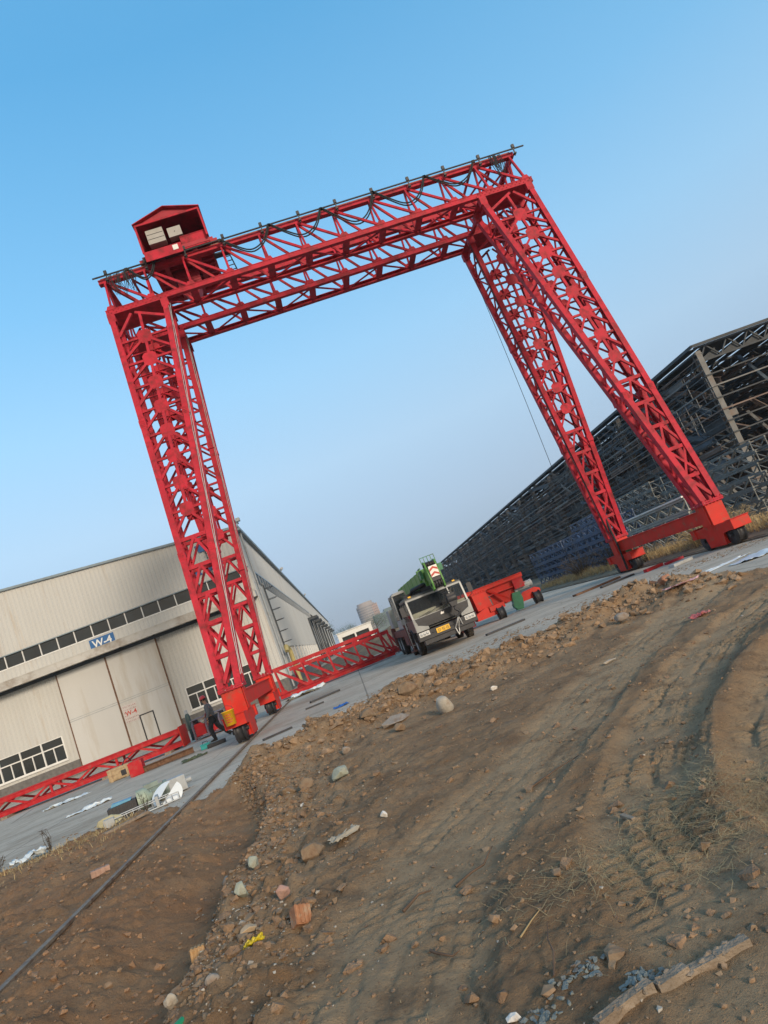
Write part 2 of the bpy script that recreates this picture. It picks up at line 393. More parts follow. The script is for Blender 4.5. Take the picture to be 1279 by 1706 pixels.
# saddle beams along the rails with wheel bogies
def make_base(side):
    xc = -4.05 if side == 0 else 13.63
    sb = cmb()
    sb.bx(xc - .22, xc + .22, 23.551, 31.15, 1.02, 1.47); sb.bx(xc - .27, xc + .27, 23.551, 31.15, 1.47, 1.5); sb.bx(xc - .27, xc + .27, 23.551, 31.15, .995, 1.02)
    root = sb.build('saddle_beam', RED2, crane)
    for near in (True, False):
        y = 23.2 if near else 31.5
        d = -1 if near else 1
        hd = cmb()
        hd.bx(xc - .33, xc + .33, y - .35, y + .35, .86, 1.628)
        hd.prism([(y - .35, .859), (y + .35, .859), (y + .26, .7), (y - .26, .7)], 'x', xc - .3, xc + .3)
        for s in (-1, 1): hd.bx(xc + s * .355 - .012, xc + s * .355 + .012, y - .26, y + .26, .9, 1.6)
        hd.build('leg_socket', RED2, root)
        bg = MB()
        bg = cmb()
        L = 1.2
        for sx_ in (-1, 1):
            poly = [(y - .52, .1), (y + .52, .1), (y + .6, .5), (y + L, .56), (y + L, .86), (y - L, .86), (y - L, .56), (y - .6, .5)]
            bg.prism(poly, 'x', xc + sx_ * .27 - .02, xc + sx_ * .27 + .02)
        bg.bx(xc - .25, xc + .25, y - L + .02, y + L - .02, .8, .84)
        for e in (-1, 1):
            bg.bx(xc - .34, xc + .34, y + e * (L + .02) - .17, y + e * (L + .02) + .12, .54, .88)
            bg.bx(xc - .37, xc + .37, y + e * (L + .02) - .2, y + e * (L + .02) + .16, .881, .9)
            bg.bx(xc - .24, xc + .24, y + e * .5 - .015, y + e * .5 + .015, .12, .78)
        b = bg.build('wheel_bogie', RED2, root, bevel=.01)
        for e in (-1, 1):
            w = cmb(); yy = y + e * .86
            w.lathe((xc - .13, yy, .38), (1, 0, 0), [(-.03, .05), (-.03, .37), (.02, .37), (.03, .32), (.23, .32), (.24, .37), (.29, .37), (.29, .05)], 28)
            w.cyl((xc - .26, yy, .38), (xc + .26, yy, .38), .07, 12)
            w.build('wheel', BLKM, root)
        if not (side == 0 and not near):
            mt = cmb()
            mx = xc + (.62 if side == 0 else -.52)
            if side == 1 and not near:
                mt.bx(xc - .1, xc + .12, y - .75, y - .5, .87, 1.1)
                mt.build('gearbox', pm('pale_green_box', (.12, .3, .16), .5, var=.15), root)
    return root
make_base(0); make_base(1)
# festoon track on brackets along the near girder, with hanging cable loops
yt = 25.98; zt = 18.94
tr = cmb(); tr.tube([(-4.6, yt, zt), (14.62, yt, zt)], .035, 8)
fr = tr.build('festoon_track', BLKM, crane)
for k in range(12):
    x = -4.05 + k * 1.652
    b = cmb(); b.bar((x, yt + .02, 18.62), (x + .03, yt - .01, zt + .14), .06, .04, (1, 0, 0)); b.box((x + .02, yt - .02, zt + .1), (.12, .1, .16)); b.bar((x, yt - .07, 18.7), (x, yt + .1, 18.7), .12, .05)
    b.bar((x - .05, yt - .03, zt - .02), (x + .07, yt - .03, zt + .18), .03, .03)
    b.build('track_bracket', BLKM, fr)
def loop(x0, x1, sag, y, r=.02, z=zt - .05, skew=0):
    return [(lerp(x0, x1, k / 16.), y + .02 * math.sin(k), z - sag * (1 - (2 * ((k / 16.) ** (1 + skew)) - 1) ** 2)) for k in range(17)]
for x0, x1, sg in ((.75, 2.9, .75), (2.9, 5.2, .8), (5.2, 7.55, .95), (7.55, 9.9, .85), (9.9, 12.2, .7), (-3.2, -2.0, .55)):
    cbl = cmb()
    for d in range(2): cbl.tube(loop(x0 + d * .04, x1 - d * .05, sg * 1.25 * (1 - .1 * d), yt - .06 - .03 * d, skew=.25), .03, 6)
    for x in (x0, x1): cbl.box((x, yt - .05, zt - .06), (.12, .08, .12))
    cbl.build('festoon_cable', BLK, crane)
for xa in (-3.95, -3.6, -3.3, 12.9, 13.1):
    cbl = cmb()
    for d in range(3):
        x = xa + d * .05
        cbl.tube([(x, yt - .05, zt - .02), (x - .05 + .1 * RNG.random(), yt - .1, zt - .55), (x + .1, yt - .08, zt - 1.0 - .25 * RNG.random()), (x + .2 + d * .03, yt - .08, zt - .55), (x + .22, yt - .05, zt - .1)], .018, 6)
    cbl.build('hanging_cable', BLK, crane)
rope = cmb(); rope.tube([(11.75, 29.95, 16.95), (11.7, 29.95, 13), (11.6, 29.95, 9), (11.48, 29.95, 5.7)], .013, 5)
rope.build('hanging_rope', BLK, crane)
dn = cmb(); dn.tube([(13.3, 31.0, 3.2), (13.26, 30.98, 2.2), (13.3, 31.0, 1.3), (13.26, 31.0, .15)], .05, 8); dn.build('supply_cable', BLK, crane)

# trolley with its hut, riding on both girders
TO = V((-.95, 27.7, 19.02))
trolley = thing('crane_trolley', 'red crane trolley hut with open gabled front and two pale cabinets riding on the girders', 'crane trolley', TO)
def tmb(): return MB(TO)
x0, x1 = -2.32, .4; yf, yb = 25.75, 29.5
d = tmb(); d.bx(x0, x1, yf + .2, yb, 19.06, 19.22)
for y in (26.3, 29.18):
    d.bx(x0 - .15, x1 + .15, y - .12, y + .12, 19.08, 19.34)
for x in (-1.7, -.3): d.bx(x - .1, x + .1, yf + .4, yb, 18.86, 19.06)
for k in range(7): d.bx(x0 + .1, x1 - .1, 26.7 + k * .35, 26.78 + k * .35, 18.94, 19.055)
d.build('deck', REDD, trolley)
w = tmb()
w.bx(x0, x0 + .03, yf + .02, yb, 19.22, 20.5); w.bx(x1 - .03, x1, yf + .02, yb, 19.22, 20.5); w.bx(x0 + .03, x1 - .03, yb - .03, yb, 19.22, 20.5)
w.prism([(x0, 20.5), (x1, 20.5), (-.96, 20.93)], 'y', yb - .03, yb)
w.prism([(x0, 20.55), (x1, 20.55), (-.96, 20.93)], 'y', yf + .1, yf + .13)
for k in range(9): w.bx(x0 + .2 + k * .27, x0 + .24 + k * .27, yb - .06, yb - .031, 19.25, 20.45)
hut = w.build('hut_walls', REDD, trolley)
w = tmb()
for x in (x0 + .02, x1 - .02): w.bx(x - .04, x + .04, yf - .01, yf + .05, 19.2, 20.53)
w.bx(x0, x1, yf - .015, yf + .045, 20.44, 20.52)
w.build('front_frame', RED, trolley)
rf = tmb()
for a, b in (((x0 - .06, 20.52), (-.96, 20.95)), ((-.96, 20.95), (x1 + .06, 20.52))):
    rf.prism([a, b, (b[0], b[1] + .035), (a[0], a[1] + .035)], 'y', yf - .08, yb + .05)
rf.build('roof', RED, trolley)
sl = tmb(); sl.bx(x0 + .02, -.75, yf - .05, yf - .01, 18.77, 19.2); sl.build('front_sill', RED, trolley)
sl = tmb(); sl.bx(-.74, x1 - .02, yf + .22, yf + .25, 19.0, 19.57); sl.bx(-.74, x1 - .02, yf + .2, yf + .28, 19.571, 19.6); sl.build('inner_panel', RED, trolley)
for (a, b, c, dd, n) in ((-1.99, -1.28, 19.64, 20.28, 3), (-1.12, -.56, 19.69, 20.12, 1)):
    cb = tmb(); yc = yf + .2; cb.bx(a, b, yc, yc + .35, c, dd)
    cab = cb.build('electrical_cabinet', PANELW, trolley)
    ln2 = tmb()
    for k in range(1, n): ln2.bx(a + .02, b - .02, yc - .006, yc - .001, c + (dd - c) * k / n - .012, c + (dd - c) * k / n + .012)
    if n > 1: ln2.build('panel_seam', BLKM, cab)
    else: ln2.cyl(((a + b) / 2, yc - .012, (c + dd) / 2), ((a + b) / 2, yc - .001, (c + dd) / 2), .022, 8).build('latch', BLKM, cab)
pl = tmb(); pl.bx(-1.12, -.9, yf - .062, yf - .054, 18.93, 19.15); pl.build('notice_plate', WHITEP, trolley)
gm = tmb(); gm.cyl((-.2, 26.3, 19.6), (.2, 26.3, 19.6), .16, 20); gm.build('hoist_motor', GREEND, trolley)
dr = tmb(); dr.cyl((-1.7, 28.0, 19.5), (-.3, 28.0, 19.55), .33, 24)
for k in range(12): dr.lathe((-1.62 + k * .11, 28.0, 19.55), (1, 0, 0), [(0, .33), (.02, .35), (.05, .35), (.07, .33)], 24)
dr.build('rope_drum', BLKM, trolley)
for x in (x0 + .05, x1 - .05):
    for y in (26.3, 29.18):
        wh = tmb(); wh.lathe((x, y - .06, 19.19), (0, 1, 0), [(0, .02), (0, .15), (.12, .15), (.12, .02)], 16); wh.build('wheel', BLKM, trolley)
for x in (x0 - .2, x1 + .2):
    bf = tmb(); bf.bx(x - .1, x + .1, 26.2, 26.4, 19.1, 19.25); bf.build('buffer', REDD, trolley)
ld = tmb()
for x in (.72, 1.0): ld.bar((x, 27.2, 19.0), (x + .12, 26.9, 17.5), .04)
for k in range(6): ld.bar((.72 + k * .02, 27.2 - k * .05, 18.9 - k * .25), (1.0 + k * .02, 27.2 - k * .05, 18.9 - k * .25), .03)
ld.bx(.35, 1.1, 26.95, 27.3, 19.0, 19.06)
ld.build('access_ladder', BLKM, trolley)
blk = tmb()
blk.bx(-1.5, -.5, 27.2, 28.2, 18.2, 18.85)
for k in range(5): blk.bx(-1.5, -.5, 27.18, 27.2, 18.27 + k * .12, 18.31 + k * .12)
blk.prism([(-1.4, 18.2), (-.6, 18.2), (-.8, 17.75), (-1.2, 17.75)], 'y', 27.35, 28.05)
blk.build('hook_block', REDD, trolley)

# bucket hung on the front of the near left bogie
BK = V((-4.12, 21.66, .66))
bk = thing('paint_bucket', 'yellow bucket with red lettering hanging on the near left crane leg base', 'bucket', BK)
m = MB(); m.lathe((0, -.05, 0), (0, 0, 1), [(0, .02), (0, .155), (.42, .185), (.42, .2), (.44, .2), (.44, .175), (.02, .145), (.02, .01)], 24); m.build('pail', YELL, bk)
m = MB(); m.tube([(-.19, -.05, .4), (-.16, -.05, .52), (0, -.03, .6), (.16, -.05, .52), (.19, -.05, .4)], .008, 6); m.build('handle', BLKM, bk)
m = MB()
for rrow in range(4):
    for q in range(5 - rrow % 2):
        a = R(-90 - 28 + q * 14 + rrow * 3); rad = .187 - .012 + .02
        c = V((math.cos(a) * .178, -.05 + math.sin(a) * .178, .32 - rrow * .07))
        m.box(c, (.03 + .012 * ((q + rrow) % 2), .012, .03), Matrix.Rotation(a + math.pi / 2, 3, 'Z'))
m.build('lettering', CHEVR, bk)
# ------------------------------------------------------------------ warehouse W-4
WO = V((-16, 50, 0)); WY = 49.5; WX = -4.8; WXL = -52.0; WYB = 285.0; XRG = -28.4
wh = thing('warehouse', 'long beige corrugated steel warehouse with grey sliding gates and a dark canopy line', 'warehouse', WO)
def wmb(): return MB(WO)
def roofz(x): return 14.28 - .085 * abs(x - XRG)
def corr(m, x0, x1, z0, z1, y, axis='x', sgn=-1, pitch=.3, depth=.035, ztop=None):
    """trapezoid ribbed sheet"""
    pr = []
    n = max(1, int(round(abs(x1 - x0) / pitch))); p = (x1 - x0) / n
    for k in range(n):
        a = x0 + k * p
        pr += [(a, 0), (a + p * .62, 0), (a + p * .72, depth), (a + p * .9, depth)]
    pr.append((x1, 0))
    vs = []
    for a, d in pr:
        zt = ztop(a) if ztop else z1
        if axis == 'x': vs += [(a, y + sgn * d, z0), (a, y + sgn * d, zt)]
        else: vs += [(y - sgn * d, a, z0), (y - sgn * d, a, zt)]
    m.add(vs, [(2 * i, 2 * i + 2, 2 * i + 3, 2 * i + 1) for i in range(len(pr) - 1)])
m = wmb()
ZC0, ZC1, ZW0, ZW1 = 6.95, 7.45, 8.4, 9.3
corr(m, WXL, WX, ZW1, 14, WY, ztop=roofz)
corr(m, WXL, WX, ZC1, ZW0, WY)
GL, GM, GR = -19.55, -16.1, -12.5
WL0, WL1, WZ0, WZ1 = -27.6, -20.35, 1.22, 2.82
WR0, WR1 = -11.65, -6.6
corr(m, WXL, WL0, .95, ZC1, WY); corr(m, WL0, WL1, WZ1, ZC1, WY); corr(m, WL0, WL1, .95, WZ0, WY); corr(m, WL1, GL, .95, ZC1, WY)
corr(m, GR, WR0, .95, ZC1, WY); corr(m, WR0, WR1, WZ1, ZC1, WY); corr(m, WR0, WR1, .95, WZ0, WY); corr(m, WR1, WX, .95, ZC1, WY)
m.bx(WXL + .1, WX - .1, WY + .55, WY + .6, 0, 12.1)      # dark lining behind the openings
m.build('front_wall', CLAD, wh)
# side wall with a louvre strip and a row of low windows
m = wmb()
corr(m, WY, WYB, 9.05, 12.2, WX, 'y', -1, .6)
corr(m, WY, WYB, 3.2, 8.15, WX, 'y', -1, .6)
corr(m, WY, WY + 9, .95, 3.2, WX, 'y', -1, .6)
corr(m, WY, WY + 2.2, 8.15, 9.05, WX, 'y', -1, .4)
m.bx(WX - .35, WX - .3, WY + .7, WYB, 0, 12)
m.build('side_wall', CLAD, wh)
m = wmb(); m.bx(WXL, WX + .02, WY - .05, WY + .05, 0, .95); m.bx(WX - .05, WX + .03, WY + .051, WYB, 0, .95)
m.build('plinth', BRICKG, wh)
m = wmb()
for a, b in ((WXL - .2, XRG), (XRG, WX + .25)):
    m.prism([(a, roofz(a)), (b, roofz(b)), (b, roofz(b) + .16), (a, roofz(a) + .16)], 'y', WY - .18, WYB)
rf = m.build('roof', TRIM, wh)
m = wmb(); m.bx(WX + .0, WX + .3, WY - .1, WYB, 12.05, 12.28); m.build('gutter', TRIM, rf)
m = wmb(); m.bx(WX + .051, WX + .09, WY + 2.2, WY + 75, 9.0, 9.14)
for k in range(9): m.prism([(WX - .02, 8.2 + k * .09), (WX + .06, 8.17 + k * .09), (WX + .06, 8.19 + k * .09), (WX - .02, 8.22 + k * .09)], 'y', WY + 2.2, WY + 75)
for k in range(38): m.bx(WX - .03, WX + .08, WY + 2.2 + k * 2, WY + 2.28 + k * 2, 8.16, 9.0)
m.build('louvre_strip', GALV, wh)
m = wmb(); m.bx(WX - .2, WX - .15, WY + 2.2, WY + 75, 8.15, 9.05); m.build('louvre_backing', BLKM, wh)
# clerestory strip: panes with white mullions
sx = []
x = WX - .75
while x > -31: sx.append(x); x -= 1.21
for i in range(len(sx) - 1):
    m = wmb(); m.bx(sx[i + 1] + .03, sx[i] - .03, WY + .06, WY + .08, ZW0 + .05, ZW1 - .05); pane = m.build('clerestory_pane', GLASS, wh)
    m = wmb(); m.bx(sx[i] - .03, sx[i] + .03, WY - .02, WY + .07, ZW0, ZW1); m.bx(sx[i + 1] + .03, sx[i] - .03, WY - .03, WY + .07, ZW0 - .03, ZW0 + .05)
    m.build('mullion', FRAMEW, pane)
m = wmb(); m.bx(-31, WX - .02, WY - .1, WY - .04, ZW1 - .02, ZW1 + .05); m.build('drip_trim', TRIM, wh)
m = wmb(); corr(m, WX - .72, WX, ZW0, ZW1, WY, pitch=.24); m.build('corner_panel', CLAD, wh)
# canopy
m = wmb(); m.bx(WXL, WX - .05, WY - 1.35, WY - .05, ZC0 + .06, ZC1); m.build('canopy', FASCIA, wh)
m = wmb(); m.bx(WXL, WX - .03, WY - 1.4, WY - 1.352, ZC0, ZC1 + .06); m.bx(WXL, WX - .03, WY - 1.42, WY - 1.401, ZC1 - .0, ZC1 + .05); m.build('canopy_fascia', FASCIA, wh)
m = wmb()
for k in range(14): m.bx(WX - .4 - k * 2.4, WX - .34 - k * 2.4, WY - 1.34, WY - .06, ZC0 - .0, ZC0 + .055)
m.bx(WXL, WX - .4, WY - .3, WY - .12, ZC0 - .16, ZC0 + .05)
m.build('gate_track', SHEDD, wh)
# sliding gates
def gate(a, b, door):
    m = wmb()
    m.bx(a + .02, b - .02, WY - .2, WY - .13, .12, 6.78)
    g = m.build('sliding_gate', CLADP, wh)
    m = wmb()
    m.bx(a - .0, a + .07, WY - .225, WY - .12, .1, 6.8) if not door else m.bx(a - .03, a + .06, WY - .235, WY - .12, .1, 6.8)
    m.bx(b - .05, b + .03, WY - .225, WY - .12, .1, 6.8)
    m.build('gate_edge', RUST, g)
    m = wmb(); m.bx(a + .07, b - .05, WY - .206, WY - .2005, 3.42, 3.47); m.bx(a + .07, b - .05, WY - .208, WY - .2005, 3.56, 3.6); m.build('seam', GREYP, g)
    m = wmb()
    n = 22
    for k in range(n):
        if k % 2 == 0 and not (door and k > 3):
            xa = a + .08 + (b - a - .16) * k / n; w_ = (b - a - .16) / n
            m.add([(xa, WY - .212, .14), (xa + w_, WY - .212, .14), (xa + w_ + .15, WY - .212, .36), (xa + .15, WY - .212, .36)], [(0, 1, 2, 3)])
    m.build('hazard_stripes', BLKM, g)
    m = wmb(); m.bx(a + .08, b - .06, WY - .209, WY - .203, .13, .37); m.build('stripe_band', YELL, g)
    if door:
        dx0, dx1 = a + 1.05, a + 2.05
        m = wmb()
        m.bx(dx0, dx0 + .08, WY - .235, WY - .2, .3, 2.22); m.bx(dx1 - .08, dx1, WY - .235, WY - .2, .3, 2.22); m.bx(dx0 + .08, dx1 - .08, WY - .235, WY - .2, 2.14, 2.22)
        m.build('wicket_frame', BLKM, g)
        m = wmb(); m.bx(dx0 + .085, dx1 - .085, WY - .216, WY - .2, .3, 2.135); m.build('wicket_door', CLADP, g)
        m = wmb(); m.bx(a + .1, a + 1.1, WY - .222, WY - .2, 1.98, 3.2); m.build('notice_board', pm('faded_board', (.5, .46, .44), .6, var=.08), g)
        m = wmb(); rr = random.Random(3)
        for row in range(6):            # rows of small red characters, too small to read
            for col in range(8):
                if row in (2, 3) and col > 1: continue
                cx = a + .17 + col * .115; cz = 3.1 - row * .2
                for s in range(3):
                    if rr.random() < .6: m.bx(cx, cx + .07, WY - .226, WY - .2225, cz - s * .035 - .01, cz - s * .035)
                    if rr.random() < .6: m.bx(cx + .02 * s, cx + .02 * s + .012, WY - .226, WY - .2225, cz - .08, cz)
        m.build('lettering', pm('faded_red_letters', (.3, .1, .1), .6), g)
    return g
gate(GL, GM, False); gate(GM, GR, True)
def text_mesh(name, body, size, m, parent, loc, rot=(math.pi / 2, 0, 0), ext=.008, sx=1):
    cu = bpy.data.curves.new(name, 'FONT'); cu.body = body; cu.size = size; cu.align_x = 'CENTER'; cu.align_y = 'CENTER'; cu.extrude = ext; cu.offset = size * .018
    t = bpy.data.objects.new(name, cu); C.objects.link(t)
    dg = bpy.context.evaluated_depsgraph_get(); me = bpy.data.meshes.new_from_object(t.evaluated_get(dg)); bpy.data.objects.remove(t); bpy.data.curves.remove(cu)
    me.materials.clear(); me.materials.append(m)
    o = bpy.data.objects.new(name, me); C.objects.link(o); o.parent = parent; o.location = loc; o.rotation_euler = rot; o.scale = (sx, 1, 1)
    return o
text_mesh('board_lettering', 'W-4', .42, CHEVR, wh, V((GM + .62, WY - .224, 2.6)) - WO, ext=.002)
# W-4 sign on the band
m = wmb(); m.bx(-16.82, -15.1, WY - .09, WY - .045, 7.49, 8.26); sg = m.build('sign_board', BLUESIGN, wh)
text_mesh('lettering', 'W-4', .72, WHITEP, sg, V((-15.96, WY - .1, 7.86)) - WO, sx=1.0)
# big blue emblem strokes on the gable, mostly hidden by the crane leg
m = wmb()
def slab(pts): m.prism(pts, 'y', WY - .12, WY - .05)
slab([(-9.1, 11.5), (-8.75, 11.5), (-8.0, 9.9), (-8.45, 9.9)]); slab([(-8.0, 12.0), (-7.35, 12.0), (-7.1, 11.45), (-7.75, 11.45)])
slab([(-7.1, 11.1), (-6.75, 11.1), (-7.2, 9.95), (-7.6, 9.95)])
m.build('emblem', BLUESIGN, wh)
# windows
def window(x0, x1, z0, z1, n, y=WY):
    m = wmb()
    m.bx(x0, x1, y - .04, y + .06, z0, z0 + .07); m.bx(x0, x1, y - .04, y + .06, z1 - .05, z1)
    zt = z0 + (z1 - z0) * .64
    m.bx(x0, x1, y - .03, y + .05, zt - .04, zt + .04)
    w = (x1 - x0) / n
    for k in range(n + 1):
        xx = x0 + k * w; m.bx(xx - .045, xx + .045, y - .035, y + .055, z0 + .071, z1 - .051)
    for k in range(n):
        xx = x0 + (k + .5) * w; m.bx(xx - .03, xx + .03, y - .032, y + .05, z0 + .071, zt - .041)
    f = m.build('window', FRAMEW, wh)
    m = wmb(); m.bx(x0 + .02, x1 - .02, y + .062, y + .07, z0 + .02, z1 - .02); m.build('pane', GLASS, f)
    m = wmb(); m.bx(x0 - .08, x1 + .08, y - .12, y - .041, z0 - .07, z0 - .0); m.build('sill', FRAMEW, f)
window(WL0, WL1, WZ0, WZ1, 5); window(WR0, WR1, WZ0, WZ1, 4)
for k in range(40):
    y0 = WY + 12 + k * 4.6
    m = wmb(); m.bx(WX - .12, WX - .1, y0, y0 + 3.6, 1.1, 3.15); w = m.build('side_window', GLASS, wh)
    m = wmb(); m.bx(WX - .09, WX + .06, y0 + 3.6, y0 + 4.6, .96, 3.19)
    for q in range(3): m.bx(WX - .09, WX - .03, y0 + q * 1.2 - .03, y0 + q * 1.2 + .03, .96, 3.19)
    m.bx(WX - .09, WX - .03, y0, y0 + 3.6, 1.0, 1.06)
    m.build('pier', FRAMEW, w)
# portals of the side doors, down the wall
for k, y0 in enumerate((112, 128, 146, 166, 190, 218, 246)):
    m = wmb(); m.bx(WX + .05, WX + 1.6, y0, y0 + 7, 7.2, 7.6); p = m.build('side_canopy', SHEDD, wh)
    m = wmb(); m.bx(WX + .06, WX + .3, y0 - .35, y0 - .05, 0, 7.6); m.bx(WX + .06, WX + .3, y0 + 7.05, y0 + 7.35, 0, 7.6); m.build('door_frame', SHEDD, p)
    m = wmb(); m.bx(WX + .05, WX + .1, y0, y0 + 7, .1, 7.15); m.build('side_door', CLADP, p)
for y0 in (WY + .25, WY + 34, WY + 80):
    m = wmb()
    m.bar((WX + .1, y0, 12.2), (WX + .25, y0, 12.75), .06); m.box((WX + .35, y0, 12.85), (.3, .35, .25)); m.box((WX + .2, y0 + .4, 12.8), (.2, .25, .3))
    m.build('floodlight', GREYP, wh)
m = wmb()                                       # ladder and drain pipe on the side wall by the corner
m.tube([(WX + .14, WY + .9, 12), (WX + .14, WY + .9, .2)], .07, 8); m.tube([(WX + .14, WY + 4.0, 8.3), (WX + .14, WY + 4.0, .9)], .06, 8)
m.build('drain_pipe', GREYP, wh)
m = wmb()
for yy in (WY + 2.4, WY + 2.95): m.bar((WX + .3, yy, 8), (WX + .3, yy, 2.6), .06)
for k in range(19): m.bar((WX + .3, WY + 2.4, 2.7 + k * .28), (WX + .3, WY + 2.95, 2.7 + k * .28), .035)
for k in range(6): m.tube([(WX + .3, WY + 2.35, 3.4 + k * .85), (WX + .75, WY + 2.3, 3.4 + k * .85), (WX + .95, WY + 2.67, 3.4 + k * .85), (WX + .75, WY + 3.05, 3.4 + k * .85), (WX + .3, WY + 3.0, 3.4 + k * .85)], .025, 5)
m.build('caged_ladder', SHEDD, wh)
m = wmb()
for xx in (-7.3, -6.85): m.bar((xx, WY - .25, 12.4), (xx, WY - .25, 7.6), .05)
for k in range(17): m.bar((-7.3, WY - .25, 7.7 + k * .29), (-6.85, WY - .25, 7.7 + k * .29), .035)
for k in range(5): m.tube([(-7.35, WY - .25, 8.2 + k), (-7.3, WY - .7, 8.2 + k), (-7.07, WY - .85, 8.2 + k), (-6.85, WY - .7, 8.2 + k), (-6.8, WY - .25, 8.2 + k)], .02, 5)
m.build('roof_ladder', SHEDD, wh)
m = wmb(); m.tube([(WX + .5, WY + 3.5, 0), (WX + .5, WY + 3.5, 2.6), (WX + .45, WY + 3.2, 2.95), (WX + .4, WY + 2.4, 3.05), (WX + .4, WY + 2.2, 2.7)], .17, 12); m.build('vent_pipe', YPIPE, wh)

# ------------------------------------------------------------------ steel skeleton shed on the right
SX, SY0, SY1, SXR, SZ = 32.6, 48.0, 208.0, 74.0, 13.0
SO = V((50, 50, 0))
shed = thing('open_steel_shed', 'huge open steel framed shed without walls beyond the right crane rail', 'shed', SO)
def smb(): return MB(SO)
rr = random.Random(11)
ys = [SY0 + k * 8 for k in range(21)]
col0 = None
for xi, xx in enumerate((SX, 45, 58, SXR)):
    for yk in ys:
        if xi and yk > 170: continue
        if col0 is None:
            m = MB()
            m.bx(-.22, .22, -.28, -.25, 0, SZ - .4); m.bx(-.22, .22, .25, .28, 0, SZ - .4); m.bx(-.016, .016, -.249, .249, 0, SZ - .4)
            for k in range(13): m.bx(-.27, .27, -.3, .3, .95 + k * .95, 1.02 + k * .95) if k % 2 == 0 else None
            m.bx(-.45, .45, -.45, .45, .0, .06); m.bx(.0, .9, -.15, .15, 7.0, 7.5)
            col0 = m.build('column', SHEDC, shed, loc=V((xx, yk, 0)) - SO)
        else:
            c = col0.copy(); C.objects.link(c); c.location = V((xx, yk, 0)) - SO
            c.data = colD
        if xi == 0 and 'colD' not in globals():
            colD = col0.data.copy(); colD.materials[0] = SHEDG
for k in range(25):                              # wall rails along the side and round the near end
    z = 1.0 + k * .475
    if k in (6, 7): continue
    m = smb(); yend = SY1
    m.bx(SX - .36, SX - .3, SY0 - .3, yend, z, z + (.1 if k % 2 == 0 else .06)); m.bx(SX - .28, SXR, SY0 - .38, SY0 - .3, z + .001, z + .101) if (k % 2 == 0 and k < 22) else None
    for q in range(14):
        y = SY0 + rr.uniform(0, 150)
        if rr.random() < .4: m.bx(SX - .27, SX - .22, y, y + rr.uniform(1, 7), z - rr.uniform(.02, .12), z + rr.uniform(.05, .22))
    m.build('wall_rail', (SHEDG, SHEDD, SHEDR)[k % 3] if k % 4 else SHEDD, shed)
for yk in ys:                                    # roof trusses across the span
    m = smb()
    m.bx(SX, SXR, yk - .09, yk + .09, SZ - .16, SZ); m.bx(SX, SXR, yk - .08, yk + .08, SZ - 1.3, SZ - 1.16)
    n = 22; st = (SXR - SX) / n
    for k in range(n):
        a = SX + k * st
        m.bar((a, yk, SZ - 1.2), (a + st / 2, yk, SZ - .1), .1); m.bar((a + st / 2, yk, SZ - .1), (a + st, yk, SZ - 1.2), .1)
        if yk == SY0: m.prism([(a + .1, SZ - 1.1), (a + st - .15, SZ - 1.1), (a + st - .15, SZ - .45)], 'y', yk + .2, yk + .24)
    m.build('roof_truss', SHEDD, shed)
m = smb()                                        # roof sheets with narrow gaps where the sky shows
xx = SX - .4
while xx < SXR:
    wd = rr.uniform(.9, 1.5); y = SY0 + .6
    while y < SY1 + 1:
        L = rr.uniform(5, 16); gap = rr.uniform(.4, 4.5)
        m.bx(xx, xx + wd, y, min(y + L, SY1 + 1), SZ + .02, SZ + .06)
        if rr.random() < .55: m.bx(xx, xx + wd * rr.uniform(.8, .93), y + L, y + L + gap, SZ + .02, SZ + .06); y += L + gap
        else: y += L
    xx += wd + (.32 if rr.random() < .55 else .0)
m.bx(SX - .5, SX - .42, SY0 - .5, SY1 + 1, SZ - .1, SZ + .14); m.bx(SX - .41, SXR, SY0 - .55, SY0 - .47, SZ - .08, SZ + .13)
m.build('roof', SHEDD, shed)
for xx in (SX + .9, 44.4, 45.6, 57.4, 73):       # runway girders
    m = smb(); m.bx(xx - .3, xx + .3, SY0, SY1, 7.5, 7.55); m.bx(xx - .02, xx + .02, SY0, SY1, 6.551, 7.499); m.bx(xx - .25, xx + .25, SY0, SY1, 6.5, 6.55); m.build('runway_girder', SHEDD, shed)
m = smb(); m.bx(SXR, SXR + .1, SY0, SY1, 0, 5.2); m.bx(SXR, SXR + .1, SY0, SY1, 6.1, 11.2); m.bx(SX, SXR, SY1, SY1 + .1, 0, 12.2); m.build('rear_dark_backing', SHEDB, shed)  # dark backing sheets added at the rear so the interior reads dark
# stored beams and bracing filling the bays, by tone
for nm, mt, cnt in (('stored_beams', SHEDR, 900), ('stored_girders', SHEDB, 900), ('bay_bracing', SHEDG, 1100)):
    m = smb()
    for q in range(cnt):
        y = SY0 + 3 + (rr.random() ** 1.6) * 140; x = SX + .3 + (SXR - SX - 2.5) * rr.random() ** 1.9; z = rr.choice([.4, 1.2, 2, 2.9, 3.6, 4.4, 5.2, 6.1, 8.2, 9.0, 9.8, 10.6, 11.4]) + rr.uniform(-.2, .2)
        L = rr.uniform(4, 12)
        if rr.random() < .62: p, q2 = (x, y, z), (x + rr.uniform(-.2, .2), y + L, z + rr.uniform(-.15, .15))
        elif rr.random() < .6 and y > SY0 + 16: p, q2 = (x, y, z), (min(x + L, SXR - .3), y + rr.uniform(-.3, .3), z + rr.uniform(-.1, .1))
        else: p, q2 = (x, y, z), (x + rr.uniform(-1, 1), y + L * .7, min(12.6, z + rr.uniform(1.5, 5)))
        m.ibar(p, q2, rr.uniform(.12, .3), rr.uniform(.16, .5), .03)
    o = m.build(nm, mt, shed); o['kind'] = 'stuff'
m = smb()
